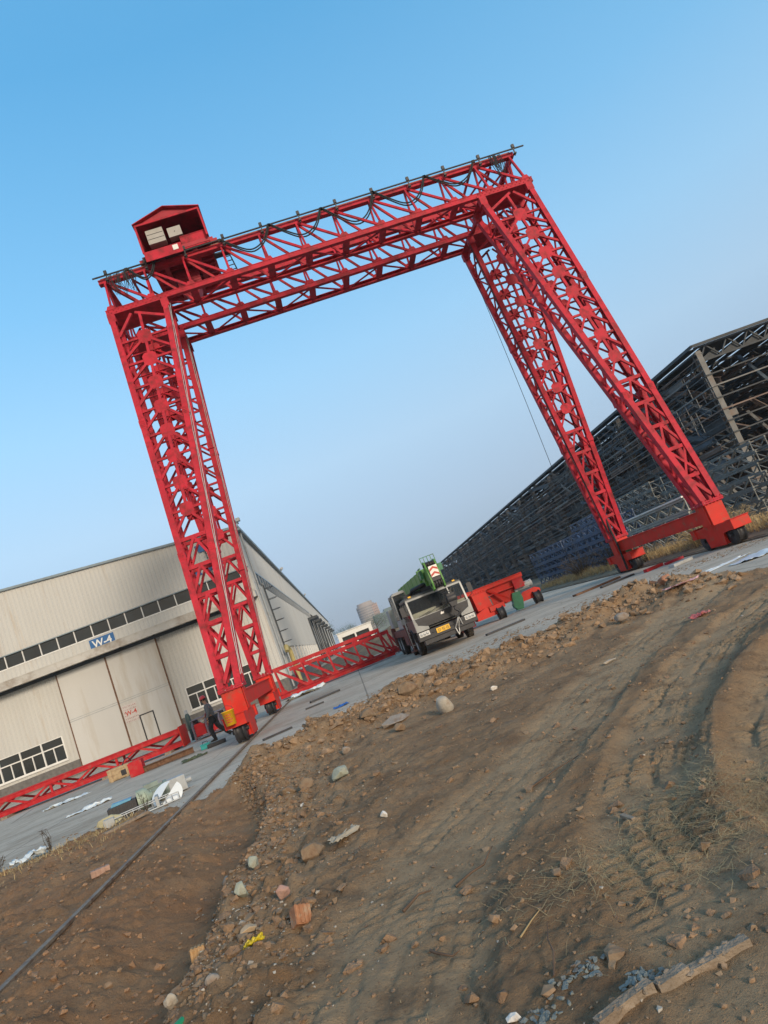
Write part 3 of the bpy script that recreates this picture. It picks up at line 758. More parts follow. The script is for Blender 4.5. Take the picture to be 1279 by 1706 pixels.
for q in range(300):
    y = SY0 + .5 * q + rr.uniform(-.2, .2); z0_ = 1 + rr.randint(0, 10) * .95; m.bx(SX - .3, SX - .25, y, y + .05, z0_, min(12.6, z0_ + rr.choice((.95, 1.9, 2.85))))
o = m.build('sag_rods', SHEDG, shed); o['kind'] = 'stuff'
for yk in ys[::2]:                               # X bracing on the side wall
    m = smb(); m.bar((SX - .1, yk, 7.4), (SX - .1, yk + 8, 12.4), .09); m.bar((SX - .1, yk, 12.4), (SX - .1, yk + 8, 7.4), .09); m.build('cross_brace', SHEDD, shed)

# ------------------------------------------------------------------ stacks of lattice girders between the rail and the shed
def lattice(L, h, w, mt, name, label, group, pitch=.55):
    t = thing(name, label, 'lattice girder', (0, 0, 0), 0, group)
    for z, nm in ((0, 'bottom_chord'), (h - .09, 'top_chord')):
        m = MB(); m.bx(-w / 2, -w / 2 + .09, 0, L, z, z + .09); m.bx(w / 2 - .09, w / 2, 0, L, z, z + .09)
        for k in range(int(L / 1.5)): m.bx(-w / 2 + .09, w / 2 - .09, .8 + k * 1.5, .86 + k * 1.5, z + .02, z + .07)
        m.build(nm, mt, t)
    n = int(L / pitch); p = L / n
    for s in (-1, 1):
        m = MB(); x = s * (w / 2 - .05)
        for k in range(n):
            a = (x, k * p, .08 if k % 2 else h - .08); b = (x, (k + 1) * p, h - .08 if k % 2 else .08); m.bar(a, b, .045, .05, (1, 0, 0))
        for y in (.04, L - .04): m.bar((x, y, .05), (x, y, h - .05), .045)
        m.build('lacing', mt, t)
    return t
def stack(proto, x, y0, L, cols, levels, h, w, z0, words, grp, jit=.12, miss=0):
    first = True
    for lv in range(levels):
        for c in range(cols):
            if miss and lv >= levels - miss and c == cols - 1: continue
            p = V((x + c * (w + .06), y0 + RNG.uniform(-jit, jit) + (levels - lv) * 0, z0 + lv * (h + .03)))
            pos = 'bottom' if lv == 0 else ('topmost' if lv == levels - 1 else ('second' if lv == 1 else ('third' if lv == 2 else ('fourth' if lv == 3 else ('fifth' if lv == 4 else ('sixth' if lv == 5 else 'seventh'))))) + ' from the bottom')
            row = ('in the row facing the rail' if c == 0 else 'in the row behind')
            o = proto if (first and proto.get('fresh')) else dup(proto)
            if first and proto.get('fresh'): del proto['fresh']
            first = False
            o.location = p; o['label'] = '%s lattice girder, %s, %s' % (words, pos, row); o['group'] = grp
def sleepers(name, label, x0, x1, ys_, z=.0, h=.2):
    for y in ys_:
        o = MB().bx(x0, x1, -.12, .12, 0, h).build(name, WOODG, loc=(0, y, z)); tag(o, label, 'timber bearer', 'timber bearers under the girder stacks')
pb = lattice(8.6, .5, .9, LATB, 'lattice_girder', '', 'blue lattice girders stacked by the rail'); pb['fresh'] = 1
VZ = .12
stack(pb, 17.4, 39.6, 8.6, 2, 5, .5, .9, VZ + .22, 'blue', 'blue lattice girders stacked by the rail')
stack(pb, 17.4, 48.6, 8.6, 2, 5, .5, .9, VZ + .22, 'farther blue', 'blue lattice girders stacked by the rail')
stack(pb, 21.2, 47.4, 8.6, 1, 7, .5, .9, VZ + .22, 'rear blue', 'blue lattice girders of the tall rear pile')
pg = lattice(10.5, .56, 1.0, LATG, 'lattice_girder', '', 'grey lattice girders stacked before the shed', .7); pg['fresh'] = 1
stack(pg, 23.6, 44.8, 10.5, 1, 7, .56, 1.0, VZ + .22, 'far grey', 'grey lattice girders stacked before the shed', .3)
stack(pg, 23.6, 33.2, 10.5, 1, 6, .56, 1.0, VZ + .22, 'near grey', 'grey lattice girders stacked before the shed', .3)
stack(pg, 20.2, 29.5, 10.5, 1, 3, .56, 1.0, VZ + .22, 'low grey', 'grey lattice girders stacked before the shed', .2)
pw = lattice(8.4, .62, .9, LATW, 'lattice_girder', '', 'pale lattice girders behind the right legs', .7); pw['fresh'] = 1
stack(pw, 17.2, 30.2, 8.4, 1, 3, .62, .9, VZ + .22, 'pale', 'pale lattice girders behind the right legs')
o = MB().bx(-.5, .55, 0, 8.5, 0, .08).build('sheet_bundle', WHITEP, loc=(17.2, 30.2, VZ + .22 + 3 * .65 + .01)); tag(o, 'white sheet bundle on top of the pale girders behind the right legs', 'sheet bundle')
sleepers('timber_bearer', 'timber bearer under the stacked lattice girders', 16.8, 25.4, (31, 34, 36.5, 40.5, 43.5, 46, 49, 52, 55), VZ, .2)

# ------------------------------------------------------------------ prefabricated red sections lying on the yard
def girder_section(name, label, cat, loc, n, st, h, w, rz=0, mt=REDF):
    t = thing(name, label, cat, loc, rz)
    L = n * st
    m = MB(); m.bx(-.25, L + .1, w / 2 - .12, w / 2 + .12, h - .2, h - .17); m.bx(-.25, L + .1, w / 2 - .12, w / 2 + .12, h - .03, h)
    for s in (-1, 1): m.bx(-.24, L + .09, w / 2 + s * .1 - .012, w / 2 + s * .1 + .012, h - .169, h - .031)
    m.build('top_chord', mt, t)
    for y in (.1, w - .1):
        m = MB(); m.bx(-.1, L + .5, y - .1, y + .1, .04, .065); m.bx(-.1, L + .5, y - .1, y + .1, .255, .28); m.bx(-.095, L + .495, y - .014, y + .014, .066, .254); m.build('bottom_chord', mt, t)
    m = MB()
    for y, s in ((.1, -1), (w - .1, 1)):
        for k in range(n + 1):
            x = k * st
            m.bar((x, w / 2 + s * .08, h - .18), (x + .12, y, .28), .11, .09, (1, 0, 0))
            if k < n: m.bar((x + .08, w / 2 + s * .08, h - .18), ((k + 1) * st - .02, y, .28), .11, .09, (0, 1, 0))
            else: m.bar((x, w / 2 + s * .08, h - .18), (x + .45, y, .28), .09, .07, (0, 1, 0))
            m.prism([(x - .1, .28), (x + .3, .28), (x + .2, .44), (x, .44)], 'y', y - .06, y - .05)
    for k in range(2 * n): m.bar((k * st / 2 + .1, .15, .15), (k * st / 2 + st / 2, w - .15, .15), .08, .06); m.bar((k * st / 2 + .1, w * .5 - .12, h - .2), (k * st / 2 + st / 2 - .1, w * .5 + .12, h - .2), .05, .05)
    for k in range(n + 1): m.bx(k * st, k * st + .2, .2, w - .2, .1, .13)
    for k in range(n):
        m.bar((k * st + .2, .2, .12), ((k + 1) * st, w - .2, .12), .06, .05)
    m.build('web_bracing', mt, t)
    return t
girder_section('girder_section', 'red triangular girder section lying behind the near left leg base, left of the truck crane', 'girder section', (-4.45, 39.3, .04), 4, 1.56, 1.78, 1.25)
girder_section('girder_section', 'second red triangular girder section, lying behind the first one before the side of the warehouse', 'girder section', (-3.6, 41.6, .04), 4, 1.5, 1.5, 1.2)
# low box section on the left: four chords with lattice faces
lo_ = thing('tower_section', 'long low red lattice section lying on timbers in front of the warehouse gates', 'tower section', (-26, 32.2, .1))
LL, hh, ww = 17.6, .76, 1.15
for y in (.1, ww - .1):
    for z in (.0, hh - .2):
        m = MB(); m.bx(0, LL, y - .13, y + .13, z, z + .03); m.bx(0, LL, y - .13, y + .13, z + .17, z + .2); m.bx(.005, LL - .005, y + (-.085 if y < .5 else .085) - .012, y + (-.085 if y < .5 else .085) + .012, z + .031, z + .169); m.build('chord', REDF, lo_)
m = MB(); rr = random.Random(5)
for k in range(18):
    x = k * LL / 18; x2 = (k + 1) * LL / 18
    for y in (.05, ww - .05):
        m.bar((x + .05, y, .17 if k % 2 else hh - .17), (x2 - .05, y, hh - .17 if k % 2 else .17), .09, .06, (0, 1, 0))
        if k % 3 == 0: m.bar((x, y, .17), (x, y, hh - .17), .1, .06, (0, 1, 0))
    for z in (.03, hh - .05):
        m.bar((x + .05, .15 if k % 2 else ww - .15, z), (x2 - .05, ww - .15 if k % 2 else .15, z), .07, .05)
        if k % 2 == 0: m.bar((x, .15, z), (x, ww - .15, z), .08, .05)
m.build('bracing', REDF, lo_)
m = MB(); m.bx(LL, LL + .04, -.08, ww + .08, -.06, hh + .08); m.build('end_flange', RED2, lo_)
for k, x in enumerate((-25, -20.5, -16.2, -11.8, -9)):
    o = MB().bx(-.14, .14, -.4, 1.6, 0, .1).build('timber_bearer', WOODG, loc=(x, 32.1, .0)); tag(o, 'timber bearer under the long low red lattice section', 'timber bearer', 'timbers under the low red section')
# purple-grey flanged stub lying beyond it
st_ = thing('flanged_stub', 'purple grey flanged stub with bolted plates and red panels beyond the low red section', 'steel stub', (-8.0, 33.0, .05))
PURP = pm('primer_purple', (.13, .12, .16), .6, var=.2, scale=4, dirt=(.2, .05, .05), damt=.4)
for k, x in enumerate((0, .62, 1.25)):
    m = MB(); m.prism([(-.15, 0), (1.35, 0), (1.35, .62), (1.1, .86), (.1, .86), (-.15, .62)], 'x', x, x + .06)
    for q in range(6): m.cyl((x - .03, .02 + q * .22, .74 - abs(q - 2.5) * .03), (x + .09, .02 + q * .22, .74 - abs(q - 2.5) * .03), .035, 6)
    for q in range(5): m.cyl((x - .03, -.08, .1 + q * .12), (x + .09, -.08, .1 + q * .12), .03, 6)
    m.build('flange', PURP, st_)
m = MB(); m.bx(.06, .62, .05, 1.15, .12, .68); m.bx(.68, 1.25, .05, 1.15, .12, .68); m.build('core', REDF, st_)
m = MB(); m.bx(.0, 1.3, -.1, -.05, .05, .1); m.bx(-.05, 1.6, .0, 1.2, .87, .9); m.build('cover_plate', PURP, st_)

# red bogie assembly beside the truck crane
ba = thing('spare_saddle_beam', 'red saddle beam with bolted leg sockets and wheel bogies standing right of the truck crane', 'saddle beam', (6.6, 34.1, .02))
def bm_(): return MB((7.3, 33.2, .02))
m = bm_(); m.bx(6.05, 10.35, 34.2, 34.6, 1.62, 1.8); m.bx(6.05, 10.35, 34.15, 34.65, 1.8, 1.84); m.bx(6.1, 10.3, 34.38, 34.42, 1.3, 1.62); m.bx(6.05, 10.35, 34.2, 34.6, 1.26, 1.3) ; m.build('beam', RED2, ba)
m = bm_(); m.bx(5.6, 8.0, 34.9, 35.3, .5, 1.25); m.bx(5.6, 8.0, 34.85, 35.35, 1.25, 1.29); m.build('cross_beam', REDF, ba)
m = bm_(); m.prism([(7.35, .75), (8.15, .75), (8.05, 1.6), (7.3, 1.6)], 'y', 33.5, 34.35)
m.build('leg_socket', RED2, ba)
m = bm_()
for k in range(6): m.cyl((7.35 + k * .13, 33.55, 1.6), (7.35 + k * .13, 33.55, 1.68), .04, 6)
m.bx(7.25, 8.15, 33.45, 34.4, 1.6, 1.625); m.build('bolted_plate', RED2, ba)
m = bm_(); m.prism([(7.1, .3), (7.1, .62), (7.6, .78), (8.3, .78), (8.35, .5), (8.2, .3)], 'y', 33.15, 33.95); m.bx(7.85, 8.65, 33.05, 33.5, .52, .78); bgm = m.build('wheel_bogie', RED2, ba)
m = bm_(); m.lathe((8.15, 33.1, .3), (1, 0, 0), [(0, .05), (0, .33), (.04, .33), (.05, .28), (.3, .28), (.31, .33), (.35, .33), (.35, .05)], 24); m.build('wheel', BLKM, ba)
m = bm_(); m.bar((8.35, 34.3, 1.55), (9.2, 33.9, .75), .1, .1); m.bar((8.3, 34.5, 1.2), (9.1, 34.4, .6), .06, .06); m.bx(8.4, 9.9, 34.45, 34.5, .62, 1.25); m.build('brace', RED2, ba)
m = bm_(); m.bx(9.7, 10.25, 34.1, 34.8, 1.1, 1.6); m.bx(9.65, 10.75, 34.5, 35.1, 1.05, 1.25); m.build('end_socket', REDF, ba)
m = bm_(); m.bx(6.0, 7.0, 33.6, 34.0, .12, .45); m.build('foot_beam', REDF, ba)
mo = thing('geared_wheel_bogie', 'red wheel bogie with dark green gearbox and grey motor, right of the spare saddle beam', 'wheel bogie', (9.45, 35.95, .02))
def om(): return MB((9.75, 34.4, .02))
m = om(); m.prism([(9.55, .35), (10.65, .35), (10.7, .72), (10.45, .86), (9.75, .82), (9.5, .6)], 'y', 34.05, 34.6); m.build('housing', RED2, mo)
m = om(); m.lathe((10.2, 33.98, .32), (1, 0, 0), [(0, .05), (0, .34), (.04, .34), (.05, .29), (.32, .29), (.33, .34), (.37, .34), (.37, .05)], 24); m.build('wheel', BLKM, mo)
m = om(); m.prism([(9.05, .06), (9.4, .04), (9.55, .55), (9.5, .95), (9.1, .98), (8.98, .6)], 'y', 33.6, 33.95); m.cyl((9.2, 33.57, .35), (9.2, 33.98, .35), .26, 16); m.build('gearbox', GREEND, mo)
m = om(); m.cyl((9.45, 33.8, 1.12), (10.2, 33.8, 1.15), .17, 18)
for k in range(12):
    a = k * math.pi / 6; m.box((9.82, 33.8 + math.cos(a) * .175, 1.135 + math.sin(a) * .175), (.6, .02, .02))
m.cyl((10.2, 33.8, 1.15), (10.32, 33.8, 1.155), .185, 18); m.bx(9.3, 9.46, 33.66, 33.94, .9, 1.2); m.build('motor', GREYP, mo)

# ------------------------------------------------------------------ far background
bw = thing('site_building', 'low white site building with two dark openings at the far end of the yard', 'building', (2.1, 150, 0))
m = MB(); m.bx(-3.8, 3.9, 0, 8, 3.0, 4.0); m.bx(-3.8, -3.0, 0, 8, 0, 3.0); m.bx(3.1, 3.9, 0, 8, 0, 3.0); m.bx(-.15, .2, .0, .3, 0, 3.0); m.bx(-3.0, 3.1, 7.7, 8, 0, 3.0); m.build('wall', WHITEP, bw)
m = MB(); m.bx(-4.0, 4.1, -.25, 8.2, 4.0, 4.15); m.build('roof', WHITEP, bw)
m = MB(); m.bx(-2.99, -.16, 1.2, 1.3, .3, 2.99); m.bx(.21, 3.09, 1.2, 1.3, .3, 2.99); m.build('opening', GLASS, bw)
TWR = pm('tower_render', (.36, .32, .3), .8, var=.06, scale=.05); TWP = pm('tower_pink', (.42, .3, .26), .8, var=.06, scale=.05); TWG = pm('tower_windows', (.13, .15, .17), .3, var=.2, scale=.2)
tw = thing('tower_block', 'distant round cornered apartment tower under the haze, left of the green boom', 'tower block', (37, 900, 0))
def cylarc(m, r, z0, z1, n=28, sx=1): m.lathe((0, 0, 0), (0, 0, 1), [(z0, .1), (z0, r), (z1, r), (z1, .1)], n, False)
m = MB(); cylarc(m, 12.5, 0, 38); cylarc(m, 10.5, 38, 41.5); body = m.build('wall', TWR, tw)
m = MB(); m.bx(4, 15, -10, 8, 0, 36); m.build('wing', TWP, tw)
for fl in range(11):
    m = MB()
    z = 3 + fl * 3.2
    for k in range(20):
        a = R(-165 + k * 8); c = V((math.cos(a) * 12.5, math.sin(a) * 12.5, z)); m.box(c, (.3, 1.0, 1.5), Matrix.Rotation(a, 3, 'Z'))
    for k in range(5): m.bx(4.9 + k * 2, 6 + k * 2, -10.1, -9.98, z - .8, z + .8)
    m.build('window', TWG, tw)
gb = thing('far_building', 'grey green low block in front of the distant tower, behind the truck crane', 'building', (62, 800, 0))
m = MB(); m.bx(-24, 26, 0, 30, 0, 19); m.bx(-10, 4, 2, 20, 19, 22); m.build('wall', pm('far_grey_green', (.14, .18, .17), .8, var=.1, scale=.03), gb)
m = MB()
for k in range(11): m.bx(-23 + k * 4.5, -20.5 + k * 4.5, -.1, -.02, 3, 16)
m.build('window', TWG, gb)
# trees far behind the yard
LEAF = pm('far_leaf', (.055, .085, .04), .9, var=.4, scale=.6); BARK = pm('bark', (.09, .07, .05), .9, var=.3, scale=4)
def tree(x, y, h, w, label, seed, leaf=LEAF, grp='trees beyond the yard'):
    t = thing('tree', label, 'tree', (x, y, 0), 0, grp)
    rt = random.Random(seed); m = MB(); m.tube([(0, 0, 0), (.05 * h * .1, 0, h * .3), (0, .1, h * .62)], [h * .03, h * .022, h * .008], 8)
    tips = []
    for k in range(9):
        a = rt.uniform(0, 6.28); z0 = h * rt.uniform(.25, .55); e = V((math.cos(a) * w * rt.uniform(.3, .48), math.sin(a) * w * rt.uniform(.3, .48), z0 + h * rt.uniform(.12, .38)))
        m.tube([(0, 0, z0), e * .5 + V((0, 0, z0 * .5)), e], [h * .012, h * .008, h * .003], 5); tips.append(e)
    m.build('trunk', BARK, t)
    m = MB()
    cl = tips + [V((rt.gauss(0, w * .2), rt.gauss(0, w * .2), h * rt.uniform(.45, .95))) for _ in range(14)]
    for c in cl:
        s = w * rt.uniform(.1, .2)
        for q in range(160):
            p = c + V((rt.gauss(0, s), rt.gauss(0, s), rt.gauss(0, s * .75))); a = V((rt.gauss(0, 1), rt.gauss(0, 1), rt.gauss(0, 1))).normalized(); b = a.orthogonal().normalized(); L = h * rt.uniform(.01, .02)
            m.add([p - a * L, p + b * L * .5, p + a * L, p - b * L * .5], [(0, 1, 2, 3)])
    m.build('crown', leaf, t)
    return t
tree(-9.5, 330, 14, 9, 'bushy dark green tree peeking over the far end of the warehouse roof', 1)
tree(1.5, 345, 9, 11, 'broad dark green tree behind the white site building', 2)
tree(14, 300, 8, 10, 'low rounded green tree right of the white site building', 3)
# ------------------------------------------------------------------ truck crane
TINT = bpy.data.materials.new('tinted_glass'); TINT.use_nodes = True
_b = TINT.node_tree.nodes['Principled BSDF']; _b.inputs['Base Color'].default_value = (.03, .04, .05, 1); _b.inputs['Roughness'].default_value = .05; _b.inputs['Alpha'].default_value = .38
MAROON = pm('maroon_paint', (.12, .035, .035), .55, var=.25, scale=3, dirt=(.14, .11, .09), damt=.5, dscale=3)
tk = thing('truck_crane', 'green boomed truck crane with black and silver cab parked facing the dirt bank', 'truck crane', (4.03, 28.35, 0))
# chassis and deck
m = MB()
m.bx(-.45, -.25, 1.2, 11, .75, 1.1); m.bx(.25, .45, 1.2, 11, .75, 1.1); m.bx(-1.25, 1.25, 2.6, 11.2, 1.1, 1.28)
m.bx(-1.27, -1.2, 2.6, 11.2, .95, 1.1); m.bx(1.2, 1.27, 2.6, 11.2, .95, 1.1)
for k in range(9): m.bx(-1.2, 1.2, 2.7 + k, 2.78 + k, .8, 1.1)
m.bx(-1.2, -.6, 4.6, 6.0, .5, .95); m.bx(.6, 1.2, 4.6, 6.0, .5, .95)
m.build('chassis', MAROON, tk)
# outriggers
for y in (3.0, 9.6):
    m = MB(); m.bx(-1.3, 1.3, y, y + .35, .72, 1.08); m.bx(-1.34, -1.12, y - .02, y + .37, .5, 1.5); m.bx(1.12, 1.34, y - .02, y + .37, .5, 1.5)
    for x in (-1.23, 1.23): m.cyl((x, y + .17, .26), (x, y + .17, .52), .06, 12); m.cyl((x, y + .17, .2), (x, y + .17, .26), .2, 16)
    m.build('outrigger', MAROON, tk)
m = MB()
for k in range(4): m.bx(-1.34, -1.28, 2.55 + .0, 2.6, .5 + k * .2, .53 + k * .2)
for x in (-1.33, -1.0):
    m.bar((x, 2.5, .4), (x, 2.5, 1.5), .035)
for k in range(4): m.bar((-1.33, 2.5, .5 + k * .28), (-1.0, 2.5, .5 + k * .28), .03)
m.tube([(-1.3, 2.4, 1.25), (-1.32, 2.4, 1.9), (-1.0, 2.45, 1.95)], .02, 6)
m.build('side_steps', GALV, tk)
# wheels
def wheel(x, y, out):
    w = MB(); s = 1 if out > 0 else -1; W = .3
    prof = [(-.15, .3), (-.15, .46), (-.12, .525), (-.07, .54), (.07, .54), (.12, .525), (.15, .46), (.15, .3)]
    w.lathe((x, y, .54), (1, 0, 0), prof, 36)
    for k in range(40):
        a = k * 2 * math.pi / 40
        for q in (-1, 1): w.box((x + q * .07, y + math.cos(a + q * .04) * .543, .54 + math.sin(a + q * .04) * .543), (.1, .03, .035), Matrix.Rotation(a, 3, 'X'))
    t = w.build('wheel', TYRE, tk)
    r = MB(); r.lathe((x, y, .54), (s, 0, 0), [(-.1, .02), (-.1, .3), (.13, .31), (.14, .28), (.02, .25), (.02, .12), (.12, .11), (.12, .0)], 24)
    for k in range(8): a = k * math.pi / 4; r.cyl((x + s * .02, y + math.cos(a) * .18, .54 + math.sin(a) * .18), (x + s * .06, y + math.cos(a) * .18, .54 + math.sin(a) * .18), .02, 6)
    r.build('rim', GREYP, t)
for y in (1.65, 4.0, 7.6, 8.85):
    for x, o in ((-1.1, -1), (1.1, 1)): wheel(x, y, o)
m = MB()
for x in (-1.1, 1.1):
    pts = [(1.65 + math.cos(a) * .66, .56 + math.sin(a) * .64) for a in [R(5 + q * 17) for q in range(11)]]
    pi_ = [(1.65 + math.cos(a) * .62, .56 + math.sin(a) * .6) for a in [R(5 + q * 17) for q in range(11)]]
    for q in range(10): m.prism([pts[q], pts[q + 1], pi_[q + 1], pi_[q]], 'x', x - .22, x + .22)
m.build('mudguard', BLKM, tk)
# cab shell: side profile (y,z), full width, windscreen leaning back
cabp = [(.0, 1.02), (-.06, 1.45), (.02, 1.55), (.22, 2.36), (.34, 2.46), (2.2, 2.48), (2.32, 2.3), (2.34, 1.1), (2.2, 1.02)]
m = MB()
for s in (-1, 1):                                   # side walls with door windows left open
    xs_ = (s * 1.27, s * 1.23)
    m.prism([(.0, 1.02), (-.06, 1.45), (.02, 1.55), (2.34, 1.55), (2.34, 1.1), (2.2, 1.02)], 'x', *xs_)
    m.prism([(.02, 1.552), (.22, 2.36), (.34, 2.36), (.14, 1.552)], 'x', *xs_)
    m.prism([(1.2, 1.552), (1.2, 2.3), (1.3, 2.3), (1.3, 1.552)], 'x', *xs_)
    m.prism([(2.1, 1.552), (2.1, 2.3), (2.32, 2.3), (2.34, 1.552)], 'x', *xs_)
m.bx(-1.27, 1.27, .25, 2.3, 2.362, 2.47); m.bx(-1.2, 1.2, .34, 2.2, 2.471, 2.51)
m.bx(-1.22, 1.22, 2.28, 2.33, 1.1, 2.36); m.bx(-1.22, 1.22, .1, 2.28, 1.03, 1.08)
cab = m.build('cab', pm('shaded_cab_paint', (.06, .065, .065), .4, var=.15, scale=3, dirt=(.16, .14, .11), damt=.4, dscale=3), tk, bevel=.025)  # shade on the cab sides is painted into this dark body colour
# silver frame round the windscreen, corner pieces
m = MB()
def wsp(x, t): return V((x, lerp(.02, .22, t) - .012, lerp(1.55, 2.36, t)))
for x in (-1.22, 1.22, .62): m.bar(wsp(x, 0), wsp(x, 1), .09 if abs(x) > 1 else .06, .05, (0, 1, .2))
m.bar(wsp(-1.25, 1), wsp(1.25, 1), .05, .09); m.bar(wsp(-1.25, .0), wsp(1.25, .0), .05, .05)
for s in (-1, 1):
    m.prism([(s * 1.275, 1.56), (s * 1.18, 1.56), (s * 1.12, 1.28), (s * .72, 1.12), (s * .72, 1.0), (s * 1.275, 1.0)], 'y', -.1, .06)
m.build('windscreen_frame', SILVER, cab, bevel=.015)
m = MB(); m.add([wsp(-1.2, .02), wsp(1.2, .02), wsp(1.2, .98), wsp(-1.2, .98)], [(0, 1, 2, 3)]); m.add([(-1.25, .3, 1.56), (-1.25, 2.1, 1.56), (-1.25, 2.1, 2.28), (-1.25, .42, 2.28)], [(0, 1, 2, 3)]); m.add([(1.25, .3, 1.56), (1.25, 2.1, 1.56), (1.25, 2.1, 2.28), (1.25, .42, 2.28)], [(0, 1, 2, 3)])
m.build('cab_glass', TINT, cab)
m = MB(); m.bx(-1.2, 1.2, .1, .55, 1.4, 1.68); m.bx(-1.18, -.1, .2, .5, 1.68, 1.78); m.build('dashboard', CREAM, cab)
m = MB()
for x in (-.75, .7): m.bx(x - .25, x + .25, 1.2, 1.7, 1.3, 1.5); m.bx(x - .25, x + .25, 1.65, 1.8, 1.5, 2.1); m.bx(x - .14, x + .14, 1.66, 1.78, 2.1, 2.32)
m.lathe((-.75, .62, 1.72), (0, -.6, .8), [(0, .19), (.015, .21), (.03, .19)], 20)
m.build('seats', BLKM, cab)
m = MB()                                            # black front mask with slats
m.prism([(-1.17, 1.54), (1.17, 1.54), (1.12, 1.3), (.74, 1.13), (-.74, 1.13), (-1.12, 1.3)], 'y', -.085, -.02)
for k in range(4): m.bx(-.8, .8, -.1, -.085, 1.17 + k * .055, 1.19 + k * .055)
mask = m.build('grille', BLKM, cab)
m = MB(); m.prism([(-.07, 1.38), (.07, 1.38), (.1, 1.47), (.02, 1.45), (0.0, 1.5), (-.06, 1.44)], 'y', -.1, -.086); m.build('emblem', CHEVW, cab)
m = MB(); m.bx(-1.3, 1.3, -.16, .12, .62, .98); m.bx(-1.1, 1.1, -.1, .3, .42, .62); m.bx(-.7, .7, -.19, -.16, .8, .86); m.build('bumper', BLKM, tk, bevel=.03)
for s in (-1, 1):
    m = MB(); m.bx(s * 1.24 - .0 if s < 0 else .78, s * .78 if s < 0 else 1.24, -.2, -.15, .78, .97); h = m.build('headlight', LAMPM, tk, bevel=.012)
    m = MB()
    for q in range(3): xx = s * (.88 + q * .13); m.lathe((xx, -.205, .875), (0, -1, 0), [(0, .055), (.012, .05), (.012, .0)], 12)
    m.build('lens', GALV, h)
m = MB(); m.bx(-.5, .08, -.2, -.165, .72, .92); pl = m.build('number_plate', ORANGE, tk)
m = MB(); rr = random.Random(9)
for q in range(6):
    x = -.45 + q * .088
    for s in range(3):
        if rr.random() < .7: m.bx(x, x + .055, -.204, -.2005, .75 + s * .05, .763 + s * .05)
    m.bx(x + (.0 if q % 2 else .04), x + (.014 if q % 2 else .054), -.204, -.2005, .75, .88)
m.build('lettering', BLKM, pl)
for x, a in ((-.95, .35), (-.2, .45)):
    m = MB(); p = wsp(x, .03) + V((0, -.04, 0)); q = wsp(x + .55, .16) + V((0, -.04, 0)); m.bar(p, q, .02); m.bar(wsp(x + .3, .02) + V((0, -.05, 0)), wsp(x + .95, .24) + V((0, -.05, 0)), .018); m.build('wiper', BLKM, cab)
for s in (-1, 1):
    m = MB(); m.tube([(s * 1.26, .25, 2.28), (s * 1.5, .08, 2.3), (s * 1.52, .06, 1.72), (s * 1.27, .2, 1.6)], .018, 6); m.bx(s * 1.5 - .1, s * 1.5 + .1, .02, .08, 1.8, 2.2); m.build('mirror', BLKM, cab)
m = MB()
for s in (-1, 1): m.bx(s * 1.0 - .06, s * 1.0 + .06, .25, .33, 2.47, 2.53)
m.build('marker_lamp', YELL, cab)
# superstructure
m = MB(); m.cyl((0, 6.3, 1.28), (0, 6.3, 1.5), .75, 28); m.bx(-.95, .95, 5.4, 9.3, 1.5, 1.75); m.bx(-.45, -.35, 5.3, 9.6, 1.75, 2.75); m.bx(.35, .45, 5.3, 9.6, 1.75, 2.75); m.build('turntable', GREEN, tk)
m = MB(); m.bx(-1.2, 1.2, 9.3, 10.6, 1.45, 2.5); m.prism([(10.6, 1.45), (10.9, 1.7), (10.9, 2.4), (10.6, 2.5)], 'x', -1.15, 1.15); m.build('counterweight', GREYP, tk, bevel=.04)
m = MB(); m.bx(-1.25, -.55, 4.4, 6.2, 1.32, 1.75); m.bx(-1.25, -.55, 4.4, 6.2, 2.92, 3.0); m.bx(-1.22, -.58, 6.12, 6.2, 1.75, 2.92)
for x in (-1.23, -.59):
    for y in (4.43, 5.3, 6.15): m.bx(x - .03, x + .03, y - .03, y + .03, 1.75, 2.92)
m.bx(-1.15, -.6, 4.5, 6.1, 3.0, 3.06)
oc = m.build('operator_cab', GREYP, tk, bevel=.02)
m = MB(); m.bx(-1.22, -.58, 4.41, 4.43, 1.78, 2.9); m.bx(-1.245, -1.225, 4.46, 6.1, 1.78, 2.9); m.build('pane', TINT, oc)
m = MB(); m.bx(-1.1, -.7, 5.2, 5.6, 1.75, 2.2); m.bx(-1.1, -.7, 5.55, 5.7, 2.2, 2.7); m.build('seat', BLKM, oc)
# telescopic boom, three nested hexagonal sections, nose over the cab
def hexs(w, h, xc, zc): return [(xc - w, zc - h * .55), (xc - w, zc + h), (xc + w, zc + h), (xc + w, zc - h * .55), (xc + w * .45, zc - h), (xc - w * .45, zc - h)]
bx_, bz = .18, 3.02
m = MB(); m.prism(hexs(.3, .38, bx_, bz), 'y', 1.4, 10.4); m.bx(bx_ - .34, bx_ + .34, 1.38, 1.6, bz - .43, bz + .45)
for k in range(5): m.bx(bx_ - .315, bx_ + .315, 2.6 + k * 1.5, 2.68 + k * 1.5, bz - .2, bz + .395)
bo = m.build('boom', GREEN, tk, bevel=.02)
m = MB(); m.prism(hexs(.25, .32, bx_, bz), 'y', .5, 1.38); m.bx(bx_ - .28, bx_ + .28, .45, .6, bz - .35, bz + .37); m.build('boom_section', GREEN, bo, bevel=.015)
m = MB(); m.prism(hexs(.2, .26, bx_, bz), 'y', -.5, .45); m.build('boom_section', GREEN, bo, bevel=.015)
m = MB()                                            # head with sheaves
for s in (-1, 1):
    x = bx_ + s * .23; m.prism([(-.2, bz + .45), (-.2, bz - .38), (-.65, bz - .68), (-.9, bz - .62), (-.95, bz - .35), (-.82, bz + .12), (-.62, bz + .55), (-.38, bz + .6)], 'x', x - .03, x + .03)
m.bx(bx_ - .26, bx_ + .26, -.5, -.45, bz - .4, bz + .5)
